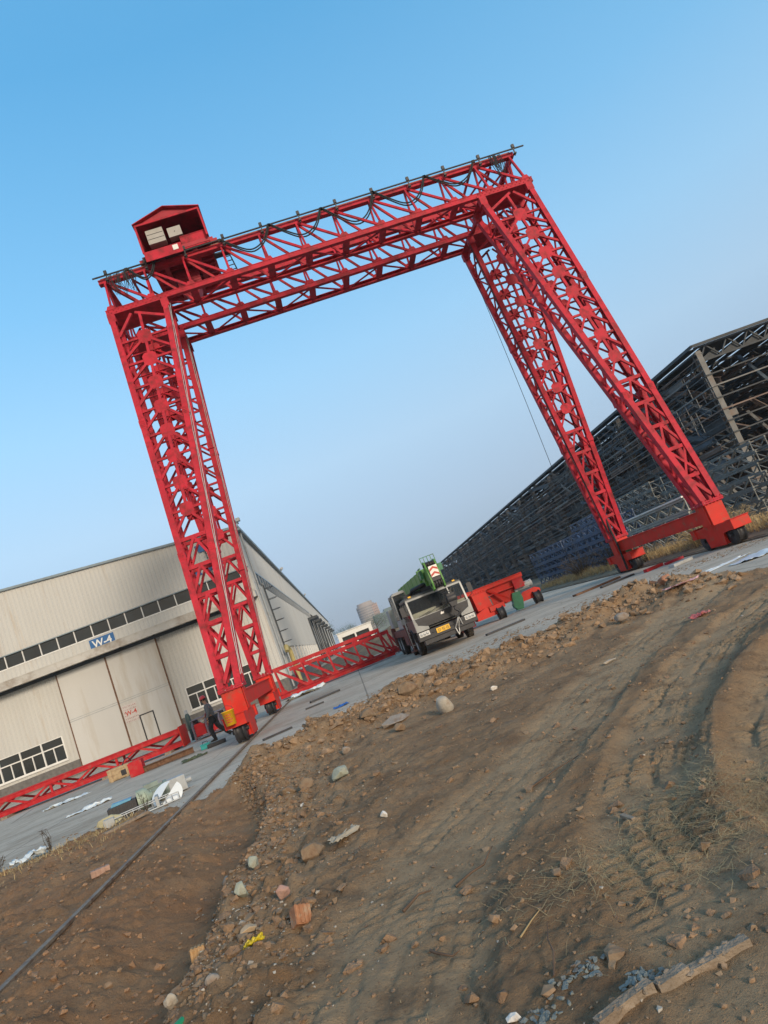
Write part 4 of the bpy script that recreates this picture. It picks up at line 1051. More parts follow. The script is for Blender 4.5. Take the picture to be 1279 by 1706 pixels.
hd = m.build('boom_head', GREEN, bo)
for (sy_, sz_, r_) in ((-.72, bz - .42, .2), (-.5, bz + .42, .15)):
    m = MB(); m.cyl((bx_ - .3, sy_, sz_), (bx_ + .3, sy_, sz_), .06, 12)
    for q in range(4): m.lathe((bx_ - .205 + q * .11, sy_, sz_), (1, 0, 0), [(0, .05), (0, r_), (.02, r_ - .03), (.05, r_ - .03), (.07, r_), (.07, .05)], 24)
    m.build('sheave_set', BLKM, bo)
m = MB(); m.bx(bx_ - .2, bx_ + .2, -.88, -.85, bz - .3, bz - .14); m.build('head_plate', BLKM, bo)
m = MB()
m.prism([(bx_ - .18, bz - .14), (bx_ + .18, bz - .14), (bx_ + .18, bz + .32), (bx_ - .18, bz + .32)], 'y', -.94, -.92); cbv = m.build('chevron_board', CHEVW, bo)
m = MB()
for z0 in (bz - .12, bz + .1):
    for s in (-1, 1): m.add([(bx_, -.945, z0 + .1), (bx_, -.945, z0 + .19), (bx_ + s * .175, -.945, z0 + .09), (bx_ + s * .175, -.945, z0 + .0)], [(0, 1, 2, 3)])
m.build('chevron', CHEVR, cbv)
m = MB()
for q in range(5): m.bar((bx_ - .3 + q * .15, -.5, bz + .5), (bx_ - .3 + q * .15, -.45, bz + .78), .03)
m.bar((bx_ - .32, -.45, bz + .78), (bx_ + .32, -.45, bz + .78), .03); m.bar((bx_ - .42, -.3, bz + .4), (bx_ - .42, .3, bz + .4), .05); m.box((bx_ + .42, -.2, bz + .2), (.16, .4, .3)); m.box((bx_ - .4, .2, bz + .15), (.12, .5, .35)); m.tube([(bx_ + .4, .6, bz + .2), (bx_ + .44, 3, bz + .32), (bx_ + .42, 6, bz + .1)], .03, 6)
m.build('head_fittings', GREEND, bo)
m = MB(); m.cyl((bx_ + .15, .95, 2.62), (bx_ - .35, 1.3, 2.62), .28, 20); m.tube([(-.7, 2.0, 2.55), (-.65, 1.2, 2.75), (-.2, .9, 2.8), (.15, 1.3, 2.7)], .09, 10); m.bx(-1.0, -.2, 1.5, 2.2, 2.5, 2.68); m.build('boom_rest', BLKM, tk)
m = MB(); m.cyl((bx_, 4.2, 1.75), (bx_, 2.2, 2.5), .12, 14); m.build('lift_cylinder', GALV, tk)
# hook block hanging before the windscreen, tied to the bumper
m = MB(); hx, hy = bx_ + .3, -.62
m.prism([(hx - .17, 2.05), (hx + .17, 2.05), (hx + .2, 1.75), (hx + .12, 1.5), (hx - .12, 1.5), (hx - .2, 1.75)], 'y', hy - .14, hy + .14)
m.lathe((hx - .19, hy, 1.83), (1, 0, 0), [(0, .04), (0, .19), (.38, .19), (.38, .04)], 20)
hk = m.build('hook_block', BLKM, tk, bevel=.015)
m = MB()
m.tube([(hx, hy, 1.5), (hx, hy, 1.36), (hx + .11, hy, 1.27), (hx + .12, hy, 1.15), (hx, hy, 1.08), (hx - .1, hy, 1.13), (hx - .12, hy, 1.2)], [.05, .05, .055, .06, .05, .035, .02], 10); m.build('hook', BLKM, hk)
m = MB()
for q in range(4): m.tube([(hx - .12 + q * .08, hy + .1, 2.0), (bx_ - .15 + q * .1, -.8, bz - .75)], .014, 6)
m.build('hoist_rope', BLKM, tk)
m = MB()
for a, b in (((hx, hy, 1.1), (.28, -.17, .66)), ((hx, hy, 1.1), (.42, -.17, .62)), ((hx, hy, 1.1), (.62, -.17, .7)), ((.28, -.17, .66), (.33, -.2, .35)), ((.42, -.17, .62), (.35, -.2, .38))): m.tube([a, ((V(a) + V(b)) * .5 + V((0, -.04, -.03))), b], .017, 6)
m.build('tie_sling', WHITEP, tk)
tk.rotation_euler = (0, 0, R(1.5))
# ------------------------------------------------------------------ ground: earth plain, concrete yard, dug-up dirt, verge
def vnoise(x, y, seed=0):
    xi = np.floor(x).astype(np.int64); yi = np.floor(y).astype(np.int64); fx = x - xi; fy = y - yi
    def h(a, b):
        n = (a * 374761393 + b * 668265263 + seed * 1442695041) & 0xffffffff
        n = ((n ^ (n >> 13)) * 1274126177) & 0xffffffff
        return ((n ^ (n >> 16)) & 0xffff) / 65535.0
    u = fx * fx * fx * (fx * (fx * 6 - 15) + 10); v = fy * fy * fy * (fy * (fy * 6 - 15) + 10)
    return (h(xi, yi) * (1 - u) + h(xi + 1, yi) * u) * (1 - v) + (h(xi, yi + 1) * (1 - u) + h(xi + 1, yi + 1) * u) * v
def fbm(x, y, seed=0, oct=4, gain=.5):
    s = 0; a = 1; t = 0
    for o in range(oct):
        s = s + a * vnoise(x * 2 ** o + 13.7 * o, y * 2 ** o + 7.1 * o, seed + o); t += a; a *= gain
    return s / t
def bumps(x, y, cell, seed=0, keep=.5):
    """rounded clods: nearest jittered point per cell"""
    best = np.zeros_like(x); xi = np.floor(x / cell).astype(np.int64); yi = np.floor(y / cell).astype(np.int64)
    for dx in (-1, 0, 1):
        for dy in (-1, 0, 1):
            a = xi + dx; b = yi + dy
            def h(k):
                n = (a * 374761393 + b * 668265263 + (seed + k) * 1442695041) & 0xffffffff
                n = ((n ^ (n >> 13)) * 1274126177) & 0xffffffff
                return ((n ^ (n >> 16)) & 0xffff) / 65535.0
            px = (a + .15 + .7 * h(1)) * cell; py = (b + .15 + .7 * h(2)) * cell; r = cell * (.18 + .37 * h(3)); on = h(4) < keep
            d2 = ((x - px) ** 2 + ((y - py) * (.7 + .6 * h(5))) ** 2) / (r * r)
            best = np.maximum(best, np.where(on, np.sqrt(np.clip(1 - d2, 0, 1)) * r, 0))
    return best
def pdist(x, y, pts):
    """distance to a polyline, arc position and side"""
    D = np.full_like(x, 1e9); S = np.zeros_like(x); A = np.zeros_like(x); acc = 0
    for (x0, y0), (x1, y1) in zip(pts[:-1], pts[1:]):
        dx, dy = x1 - x0, y1 - y0; L = math.hypot(dx, dy)
        t = np.clip(((x - x0) * dx + (y - y0) * dy) / (L * L), 0, 1)
        d = np.hypot(x - x0 - t * dx, y - y0 - t * dy); c = (dx * (y - y0) - dy * (x - x0)) / L
        k = d < D; D = np.where(k, d, D); S = np.where(k, np.sign(c), S); A = np.where(k, acc + t * L, A); acc += L
    return D, A, S
def sstep(a, b, x):
    t = np.clip((x - a) / (b - a), 0, 1); return t * t * (3 - 2 * t)
EDGE_X = np.array([-30, -12, -9, -7.8, -6.5, -5, -4.1, -3.4, -2.4, -1, .5, 2, 3.6, 5, 6.2, 7.2, 8.5, 10, 14, 30])
EDGE_Y = np.array([14.0, 13.9, 14.2, 14.1, 14.6, 14.4, 13.4, 12.9, 12.9, 13.9, 14.9, 15.2, 15.2, 15.5, 15.6, 13.9, 12.6, 12.2, 12.5, 12.5])
TRENCH = [(-1.7, 1.0), (-1.9, 3.0), (-1.97, 4.5), (-1.98, 5.4), (-2.05, 6.85), (-1.95, 8.3), (-2.0, 9.8), (-2.35, 11.4), (-2.7, 12.3)]
RIDGE = [(-2.0, 12.7), (-1.3, 13.2), (-.4, 13.6), (.6, 14.2), (2.2, 14.1), (3.5, 14.2), (4.8, 14.6), (6.0, 14.9), (6.9, 13.6)]
TRACKS = [([(-.9, 1.2), (-.42, 3.6), (-.07, 4.92), (.4, 5.6), (.95, 6.2), (1.8, 7.3), (2.9, 8.85), (4.3, 10.5), (6.0, 12.3), (8.5, 14.2)], .55, .045),
          ([(.75, 1.0), (1.05, 2.9), (1.3, 4.2), (1.75, 5.1), (2.5, 6.3), (3.9, 8.0), (5.6, 9.6), (8.0, 11.2), (11, 12.4)], .42, .06),
          ([(1.75, 2.4), (2.1, 3.9), (2.75, 5.0), (3.9, 6.3), (5.6, 7.9), (8, 9.6)], .38, .075)]
def dirt_height(x, y, full=False):
    ye = np.interp(x, EDGE_X, EDGE_Y) + (fbm(x * 1.3, y * .4, 91, 4) - .5) * 1.3 + (fbm(x * 6, y * 2, 92, 3) - .5) * .35
    base = .11 + .05 * (fbm(x * .35, y * .35, 5, 3) - .5)
    left = sstep(-3.4, -4.0, x)
    h = base * (1 - .35 * left)
    n1 = fbm(x * 1.6, y * 1.6, 11, 5, .55) - .5
    n2 = fbm(x * 7, y * 7, 17, 4, .6) - .5
    # trench: bank sloping down from the rail, sharper rubble face on the other side
    D, A, S = pdist(x, y, TRENCH)
    jig = (fbm(A * 2.2, A * 0 + 3, 33, 3) - .5) * .14
    dd = D * S + jig                                       # >0 on the rail side
    tr = np.where(dd > 0, np.exp(-(dd / .7) ** 2), np.exp(-(np.abs(dd) / .22) ** 3))
    fade = sstep(12.6, 11, y)
    h = h - .31 * tr * fade
    bank = np.exp(-((x + 2.95 - .1 * (fbm(y * .8, y * 0, 41, 2) - .5)) / .4) ** 2) * sstep(10.5, 7.5, y)
    h = h + .11 * bank * (fbm(x * 2, y * 1.1, 43, 3) + .4)
    # gap along the right side of the rail
    gap = np.exp(-((x + 3.58) / .12) ** 2) * sstep(11.5, 8.5, y) * sstep(.35, .6, fbm(y * .9, y * 0 + 9, 44, 2) + .12)
    h = h - .12 * gap
    # ridge of spoil along the edge of the concrete
    Dr, Ar, Sr = pdist(x, y, RIDGE)
    rh = .4 * np.exp(-(Dr / .9) ** 2) * (.15 + 1.5 * fbm(x * 1.3, y * 1.3, 51, 5, .6))
    h = h + rh
    # rubble belt right of the trench
    rub = np.exp(-((dd + .75) / .6) ** 2) * sstep(13, 11, y) + .8 * np.exp(-(Dr / 1.3) ** 2) + .45 * sstep(1.1, .2, np.abs(x + .6)) * sstep(5.5, 7, y)
    rub = np.clip(rub, 0, 1)
    trk = np.zeros_like(x); th = np.zeros_like(x); tread = np.zeros_like(x); groove = np.zeros_like(x)
    for k, (pts, hw, dep) in enumerate(TRACKS):
        Dt, At, St = pdist(x, y, pts)
        m = sstep(hw * 1.25, hw * .7, Dt)
        trk = np.maximum(trk, m)
        th = np.minimum(th, -dep * m) + dep * .75 * np.exp(-((Dt - hw * 1.35) / .12) ** 2) * (.3 + 1.4 * fbm(x * 2, y * 2, 67 + k, 4, .6))
        lat = Dt * St + .03 * (fbm(At * 1.5, x * 0 + k, 70 + k, 3) - .5)
        cell = At / .115 + .5 * fbm(x * 4, y * 4, 65 + k, 3) + .8 * np.abs(lat) / .3
        lug = sstep(.35, .6, np.abs((cell % 1) - .5) * 2) * sstep(.35, .65, np.abs((lat / .17 + .25) % 1 - .5) * 2 + .25)
        patch = sstep(.42, .6, fbm(x * 2.1, y * 2.1, 61 + k, 4)) * (.45 if k == 0 else 1)
        tread = np.maximum(tread, m * lug * patch)
        groove = np.maximum(groove, m * sstep(.55, .95, np.abs(((lat + .1 * n1) / .21) % 1 - .5) * 2) * sstep(.46, .64, fbm(x * 1.6 + 4, y * 1.6, 77 + k, 4)) * (.5 if k == 0 else 1))
    kz = sstep(2.95, 3.5, y + .3 * (x < 0)); h = h + th * (.3 + .7 * kz) + (tread * .026 - groove * .022) * kz
    amp = (.75 + .9 * rub + .5 * left) * (1 - .6 * trk)
    h = h + n1 * .11 * amp + n2 * .062 * amp + (np.abs(fbm(x * 3.1, y * 3.1, 19, 4, .6) - .5)) * -.07 * amp
    h = h + bumps(x, y, .09, 3, .4) * .55 * rub * (1 - trk) + bumps(x, y, .22, 4, .22) * .5 * rub * (1 - trk) + bumps(x, y, .05, 6, .35) * .5 * np.clip(.4 + rub, 0, 1) * (1 - .75 * trk) + bumps(x, y, .13, 8, .25) * .45 * np.clip(.2 + rub + .2 * left, 0, 1) * (1 - trk)
    lump = np.clip(left + np.where(dd > 0, 1, 0) * sstep(.15, .5, dd), 0, 1) * (1 - trk)
    h = h + lump * ((fbm(x * 2.7, y * 1.6, 47, 5, .6) - .58) * .15 * sstep(14, 9, y) + bumps(x, y, .3, 12, .3) * .35 + bumps(x, y, .1, 13, .3) * .5) * sstep(.1, .35, np.abs(x + 3.74))
    h = np.minimum(h, .018 + np.clip(np.abs(x + 3.74) - .08, 0, 9) * .9 + sstep(13.2, 13.8, y) * 0 + np.where((x > -4.4) & (x < -3.0), 0, 9))
    h = h - .004
    f = sstep(.0, .75, y - ye + .25)
    h = h * (1 - f) - .13 * f
    if full: return h, trk, np.clip(left + np.where(dd > 0, 1, 0) * sstep(.2, .5, dd + .3), 0, 1), rub
    return h
_hx = np.arange(-16, 18, .05); _hy = np.arange(.5, 19, .05); _HX, _HY = np.meshgrid(_hx, _hy); _HZ = dirt_height(_HX, _HY)
def H(x, y):
    fx = min(max((x + 16) / .05, 0), len(_hx) - 1.01); fy = min(max((y - .5) / .05, 0), len(_hy) - 1.01); i, j = int(fx), int(fy); u, v = fx - i, fy - j
    return float((_HZ[j, i] * (1 - u) + _HZ[j, i + 1] * u) * (1 - v) + (_HZ[j + 1, i] * (1 - u) + _HZ[j + 1, i + 1] * u) * v)
# a fan of rows that gets coarser with distance
NR, NC = 640, 760
rows = 1.0 * (17.5 / 1.0) ** (np.arange(NR) / (NR - 1)); cu = np.linspace(-1, 1, NC)
cu = cu + .0 * cu
YY = np.repeat(rows[:, None], NC, 1); XX = .25 + cu[None, :] * (rows[:, None] * .92 + 1.6)
XX = XX + (np.random.RandomState(2).rand(NR, NC) - .5) * .004 * YY
Z, TRK, CLAY, RUB = dirt_height(XX, YY, True)
me = bpy.data.meshes.new('dirt_ground')
co_ = np.stack([XX, YY, Z], -1).reshape(-1, 3)
idx = np.arange(NR * NC).reshape(NR, NC)
q = np.stack([idx[:-1, :-1], idx[:-1, 1:], idx[1:, 1:], idx[1:, :-1]], -1).reshape(-1, 4)
zz = co_[:, 2][q].max(1); q = q[(zz > -.12) | (co_[:, 1][q].max(1) < 12.3)]
me.vertices.add(len(co_)); me.vertices.foreach_set('co', co_.ravel())
me.loops.add(len(q) * 4); me.loops.foreach_set('vertex_index', q.ravel().astype(np.int32))
me.polygons.add(len(q)); me.polygons.foreach_set('loop_start', np.arange(0, len(q) * 4, 4, dtype=np.int32)); me.polygons.foreach_set('loop_total', np.full(len(q), 4, dtype=np.int32))
me.update(calc_edges=True); me.validate()
me.polygons.foreach_set('use_smooth', [True] * len(me.polygons))
for nm, a in (('compacted', TRK), ('clay', CLAY), ('rubbly', RUB)):
    at = me.attributes.new(nm, 'FLOAT', 'POINT'); at.data.foreach_set('value', a.ravel().astype(np.float32))
def ground_mat(name):
    m = bpy.data.materials.new(name); m.use_nodes = True; nt = m.node_tree; nd = nt.nodes; ln = nt.links; b = nd['Principled BSDF']
    b.inputs['Roughness'].default_value = .95; b.inputs['Specular IOR Level'].default_value = .15
    tc = nd.new('ShaderNodeTexCoord')
    def noise(sc, det=8, ro=.6):
        n = nd.new('ShaderNodeTexNoise'); n.inputs['Scale'].default_value = sc; n.inputs['Detail'].default_value = det; n.inputs['Roughness'].default_value = ro; ln.new(tc.outputs['Object'], n.inputs['Vector']); return n.outputs['Fac']
    def rng(v, a, c, lo=0, hi=1):
        r = nd.new('ShaderNodeMapRange'); r.inputs['From Min'].default_value = a; r.inputs['From Max'].default_value = c; r.inputs['To Min'].default_value = lo; r.inputs['To Max'].default_value = hi; ln.new(v, r.inputs['Value']); return r.outputs['Result']
    def mix(f, a, c, ty='MIX'):
        x = nd.new('ShaderNodeMix'); x.data_type = 'RGBA'; x.blend_type = ty
        for s, vv in (('Factor', f), ('A', a), ('B', c)):
            if isinstance(vv, (int, float)): x.inputs[s].default_value = vv
            elif isinstance(vv, tuple): x.inputs[s].default_value = vv + (1,)
            else: ln.new(vv, x.inputs[s])
        return x.outputs['Result']
    def mul(a, c):
        x = nd.new('ShaderNodeMath'); x.operation = 'MULTIPLY'; ln.new(a, x.inputs[0])
        if isinstance(c, (int, float)): x.inputs[1].default_value = c
        else: ln.new(c, x.inputs[1])
        return x.outputs[0]
    def attr(n):
        a = nd.new('ShaderNodeAttribute'); a.attribute_name = n; return a.outputs['Fac']
    c = mix(rng(noise(1.1), .35, .65), (.285, .178, .1), (.42, .28, .165))
    c = mix(mul(attr('clay'), rng(noise(.9, 6),   .4, .62, .2, .75)), c, (.37, .2, .105))
    c = mix(mul(attr('compacted'), rng(noise(2.2, 8),   .28, .55, .4, .95)), c, (.49, .35, .215))
    c = mix(mul(attr('rubbly'), rng(noise(3.5, 8), .42, .6, 0, .65)), c, (.38, .285, .19))
    c = mix(rng(noise(1.9, 10, .72), .5, .68, 0, .8), c, (.165, .108, .068))
    c = mix(rng(noise(28, 6, .7), .58, .75, 0, .6), c, (.36, .28, .2))
    c = mix(rng(noise(45, 5, .7), .3, .45, .6, 0), c, (.085, .058, .042))
    c = mix(rng(noise(1.7, 9, .65), .63, .7, 0, .5), c, (.2, .19, .17))
    ln.new(c, b.inputs['Base Color'])
    bp = nd.new('ShaderNodeBump'); bp.inputs['Strength'].default_value = 1.0; bp.inputs['Distance'].default_value = .035
    ad = nd.new('ShaderNodeMath'); ad.operation = 'ADD'; ln.new(noise(30, 8, .75), ad.inputs[0]); ln.new(mul(noise(120, 4, .7), .5), ad.inputs[1])
    ln.new(ad.outputs[0], bp.inputs['Height']); ln.new(bp.outputs['Normal'], b.inputs['Normal'])
    return m
DIRT = ground_mat('loose_dirt'); me.materials.append(DIRT)
dirt = bpy.data.objects.new('dirt_ground', me); C.objects.link(dirt); tag(dirt, 'brown dug up dirt with tyre tracks in the foreground', kind='structure')
# earth plain to the horizon
EARTH = pm('earth', (.2, .15, .1), .95, var=.3, scale=.3, dirt=(.13, .11, .06), damt=.5, dscale=.1, bump=.4, bscale=3)
m = MB(); m.add([(-4000, -300, -.6), (4000, -300, -.6), (4000, 5000, -.6), (-4000, 5000, -.6)], [(0, 1, 2, 3)]); tag(m.build('ground', EARTH), 'bare earth plain reaching the horizon', kind='structure')
# concrete yard
def yard_mat():
    m = bpy.data.materials.new('yard_concrete'); m.use_nodes = True; nt = m.node_tree; nd = nt.nodes; ln = nt.links; b = nd['Principled BSDF']
    b.inputs['Roughness'].default_value = .85; b.inputs['Specular IOR Level'].default_value = .08
    tc = nd.new('ShaderNodeTexCoord')
    def noise(sc, det=8, ro=.6, st=(1, 1, 1)):
        mp = nd.new('ShaderNodeMapping'); mp.inputs['Scale'].default_value = st; ln.new(tc.outputs['Object'], mp.inputs['Vector'])
        n = nd.new('ShaderNodeTexNoise'); n.inputs['Scale'].default_value = sc; n.inputs['Detail'].default_value = det; n.inputs['Roughness'].default_value = ro; ln.new(mp.outputs['Vector'], n.inputs['Vector']); return n.outputs['Fac']
    def rng(v, a, c, lo=0, hi=1):
        r = nd.new('ShaderNodeMapRange'); r.inputs['From Min'].default_value = a; r.inputs['From Max'].default_value = c; r.inputs['To Min'].default_value = lo; r.inputs['To Max'].default_value = hi; ln.new(v, r.inputs['Value']); return r.outputs['Result']
    def mix(f, a, c):
        x = nd.new('ShaderNodeMix'); x.data_type = 'RGBA'
        for s, vv in (('Factor', f), ('A', a), ('B', c)):
            if isinstance(vv, (int, float)): x.inputs[s].default_value = vv
            elif isinstance(vv, tuple): x.inputs[s].default_value = vv + (1,)
            else: ln.new(vv, x.inputs[s])
        return x.outputs['Result']
    c = mix(rng(noise(.35, 8), .35, .65), (.43, .375, .305), (.53, .465, .38))
    c = mix(rng(noise(1.6, 10, .7), .5, .7, 0, .6), c, (.28, .25, .215))
    c = mix(rng(noise(.5, 9, .7, (.35, 1.4, 1)), .54, .66, 0, .7), c, (.3, .25, .19))
    c = mix(rng(noise(6, 8, .75), .56, .7, 0, .7), c, (.14, .115, .09))
    c = mix(rng(noise(.22, 10, .75), .5, .68, 0, .75), c, (.26, .21, .155))
    c = mix(rng(noise(.6, 9, .7, (.25, 2.2, 1)), .56, .7, 0, .6), c, (.2, .185, .165))
    c = mix(rng(noise(1.1, 10, .75), .6, .72, 0, .7), c, (.26, .19, .125))
    # joints
    sx = nd.new('ShaderNodeSeparateXYZ'); ln.new(tc.outputs['Object'], sx.inputs[0])
    js = []
    for ax, per in ((0, 4.5), (1, 5.0)):
        d = nd.new('ShaderNodeMath'); d.operation = 'PINGPONG'; d.inputs[1].default_value = per; ln.new(sx.outputs[ax], d.inputs[0]); js.append(rng(d.outputs[0], .015, .035, .6, 0))
    for j in js: c = mix(j, c, (.1, .09, .08))
    v = nd.new('ShaderNodeTexVoronoi'); v.feature = 'DISTANCE_TO_EDGE'; v.inputs['Scale'].default_value = .22; ln.new(tc.outputs['Object'], v.inputs['Vector'])
    c = mix(rng(v.outputs['Distance'], .0, .004, .5, 0), c, (.09, .08, .07))
    ln.new(c, b.inputs['Base Color'])
    bp = nd.new('ShaderNodeBump'); bp.inputs['Strength'].default_value = .35; bp.inputs['Distance'].default_value = .02; ln.new(noise(9, 9, .75), bp.inputs['Height']); ln.new(bp.outputs['Normal'], b.inputs['Normal'])
    return m
m = MB(); m.bx(-90, 14.5, 11.9, 320, -.24, 0); tag(m.build('yard', yard_mat()), 'grey stained concrete yard', kind='structure')
# verge beyond the right rail
nx, ny = 150, 190
gx = 14.15 + (np.arange(nx) / (nx - 1)) ** 1.5 * 75; gy = -2 + (np.arange(ny) / (ny - 1)) ** 1.4 * 230
GX, GY = np.meshgrid(gx, gy); GZ = .02 + .14 * sstep(14.2, 16, GX) + .32 * (fbm(GX * .5, GY * .5, 71, 4) - .45) * sstep(14.6, 16.5, GX) + .25 * np.exp(-((GX - 15.6) / .9) ** 2) * fbm(GX * .9, GY * .7, 73, 3) * sstep(18, 24, GY)
GZ[:, 0] = -.2
def grid_obj(name, X, Y, Zz, mt, label):
    n0, n1 = X.shape; me = bpy.data.meshes.new(name); cc = np.stack([X, Y, Zz], -1).reshape(-1, 3); ii = np.arange(n0 * n1).reshape(n0, n1)
    f = np.stack([ii[:-1, :-1], ii[:-1, 1:], ii[1:, 1:], ii[1:, :-1]], -1).reshape(-1, 4)
    me.from_pydata(cc.tolist(), [], f.tolist()); me.update(); me.polygons.foreach_set('use_smooth', [True] * len(me.polygons)); me.materials.append(mt)
    o = bpy.data.objects.new(name, me); C.objects.link(o); return tag(o, label, kind='structure')
VERGE = pm('verge_earth', (.17, .125, .08), .95, var=.35, scale=1.2, dirt=(.25, .2, .12), damt=.6, dscale=2, bump=.7, bscale=14)
verge = grid_obj('verge', GX, GY, GZ, VERGE, 'earth verge with dry grass beyond the right crane rail')
def HV(x, y):
    i = int(np.clip(np.searchsorted(gx, x), 1, nx - 1)); j = int(np.clip(np.searchsorted(gy, y), 1, ny - 1)); return float(GZ[j, i])
# mound of earth far behind the lying girder section
hx, hy = np.meshgrid(np.linspace(-9, 30, 60), np.linspace(52, 80, 40))
hz = 1.9 * np.exp(-((hx - 7) / 9) ** 2 - ((hy - 64) / 6) ** 2) * (.5 + fbm(hx * .3, hy * .3, 81, 4)) - .1
grid_obj('earth_mound', hx, hy, hz, VERGE, 'low brown earth mound behind the truck crane')
# crane rails
def rail(name, x, y0, y1, z, label):
    m = MB((x, y0, 0)); 
    for a, b, w_ in ((0, .015, .13), (.0151, .085, .02), (.0851, .115, .07)): m.bx(x - w_ / 2, x + w_ / 2, y0, y1, z + a, z + b)
    o = m.build(name, STEEL if name == 'crane_rail' else RUST, loc=(x, y0, 0)); return tag(o, label, 'rail')
rail('crane_rail', -3.74, -2, 44, -.05, 'rusty steel crane rail running from the dirt to the left crane legs')
rail('crane_rail', 13.63, 8, 60, -.05, 'steel crane rail under the right crane legs')

# ------------------------------------------------------------------ scattered stones and rubble
ra = np.random.RandomState(4)
def scatter_hulls(name, n, sampler, sizes, mt, label, flat=.7, sink=.3):
    vs = []; fs = []; off = 0; k = 0
    while k < n:
        p = sampler()
        if p is None: continue
        x, y = p; s = sizes(); sd = ra.randint(0, 12); hv, hf = hull_mesh(sd, 12)
        a = np.array(hv) * s * np.array([1, ra.uniform(.6, 1), flat * ra.uniform(.6, 1.1)]); th = ra.uniform(0, 6.28); c, sn = math.cos(th), math.sin(th)
        a = a @ np.array([[c, sn, 0], [-sn, c, 0], [0, 0, 1]]); vs.append(a); fs += [tuple(i + off for i in f) for f in hf]; off += len(hv)
        pos_.append((x, y, s)); k += 1
    P = np.array(pos_); z = dirt_height(P[:, 0], P[:, 1]); z = np.maximum(z, 0) if False else z
    out = []
    for a, (x, y, s), zz in zip(vs, pos_, z): out.append(a + np.array([x, y, max(zz, 0 if y > 12.2 else -9) + s * flat * (.42 - sink)]))
    me = bpy.data.meshes.new(name); me.from_pydata(np.concatenate(out).tolist(), [], fs); me.update(); me.materials.append(mt)
    o = bpy.data.objects.new(name, me); C.objects.link(o); pos_.clear(); return tag(o, label, None, None, 'stuff')
pos_ = []
def s_belt():
    t = ra.rand(); i = min(int(t * (len(TRENCH) - 2)), len(TRENCH) - 3) + 1; a, b = TRENCH[i], TRENCH[i + 1]; u = ra.rand()
    return a[0] + (b[0] - a[0]) * u + abs(ra.normal(.15, .5)) + .05, a[1] + (b[1] - a[1]) * u
def s_ridge():
    i = ra.randint(0, len(RIDGE) - 1); a, b = RIDGE[i], RIDGE[i + 1]; u = ra.rand()
    return a[0] + (b[0] - a[0]) * u + ra.normal(0, .5), a[1] + (b[1] - a[1]) * u + ra.normal(-.3, .6)
def s_any():
    y = 1.8 + 11 * ra.rand() ** 1.2; return ra.uniform(-.75 * y - .5, .8 * y + .5), y
def s_mix(): return s_belt() if ra.rand() < .55 else (s_ridge() if ra.rand() < .6 else s_any())
def s_left2():
    y = 3 + 11 * ra.rand(); return ra.uniform(-.62 * y - .3, -2.1), y
scatter_hulls('clay_lumps', 1300, s_left2, lambda: min(.07, .01 + ra.exponential(.014)), pm('clay_lump', (.27, .16, .09), .95, var=.3, scale=12, dirt=(.15, .085, .05), damt=.5, dscale=9, bump=.8, bscale=60), 'lumps of reddish earth between the rail and the trench', .75, .3)
scatter_hulls('rubble', 3200, s_mix, lambda: min(.06, .012 + ra.exponential(.012)), ROCKB, 'brown stones and clods scattered over the dug up dirt')
scatter_hulls('gravel', 3500, s_mix, lambda: .005 + ra.exponential(.005), ROCKL, 'pale gravel and chips scattered over the dirt')
scatter_hulls('clods', 4200, s_mix, lambda: min(.075, .012 + ra.exponential(.016)), pm('dirt_clod', (.25, .16, .095), .95, var=.3, scale=12, dirt=(.12, .075, .05), damt=.5, dscale=9, bump=.8, bscale=60), 'lumps of earth lying on the dug up dirt', .75, .4)
def s_bank():
    x = ra.uniform(-2.2, 7.5); return x, np.interp(x, [q[0] for q in RIDGE], [q[1] for q in RIDGE]) + ra.normal(-.25, .6)
scatter_hulls('bank_clods', 1500, s_bank, lambda: min(.16, .02 + ra.exponential(.034)), pm('bank_clod', (.29, .195, .12), .95, var=.3, scale=10, dirt=(.16, .1, .06), damt=.5, dscale=8, bump=.8, bscale=50), 'broken clods of earth piled along the bank beside the concrete', .8, .3)
scatter_hulls('crumbs', 5000, s_any, lambda: .006 + ra.exponential(.0055), pm('earth_crumb', (.25, .165, .1), .95, var=.35, scale=20), 'small earth crumbs lying all over the dug up dirt', .7, .2)
scatter_hulls('grit', 2200, s_any, lambda: .004 + ra.exponential(.004), ROCKB, 'small brown grit on the tyre tracks')
# debris line across the concrete
def s_conc():
    x = ra.uniform(-3.3, 13.5); return x, np.interp(x, [-3, 0, 4, 9, 13], [15.5, 20, 22.5, 22.5, 20.5]) + ra.normal(0, .8)
scatter_hulls('concrete_debris', 2600, s_conc, lambda: .012 + ra.exponential(.016), ROCKB, 'line of dirt crumbs and chips across the concrete yard', .45)
def s_edge():
    x = ra.uniform(-9, 12); return x, np.interp(x, EDGE_X, EDGE_Y) + ra.normal(.6, .9)
scatter_hulls('edge_debris', 1100, s_edge, lambda: .008 + ra.exponential(.014), ROCKB, 'crumbs of earth along the broken edge of the concrete', .5)

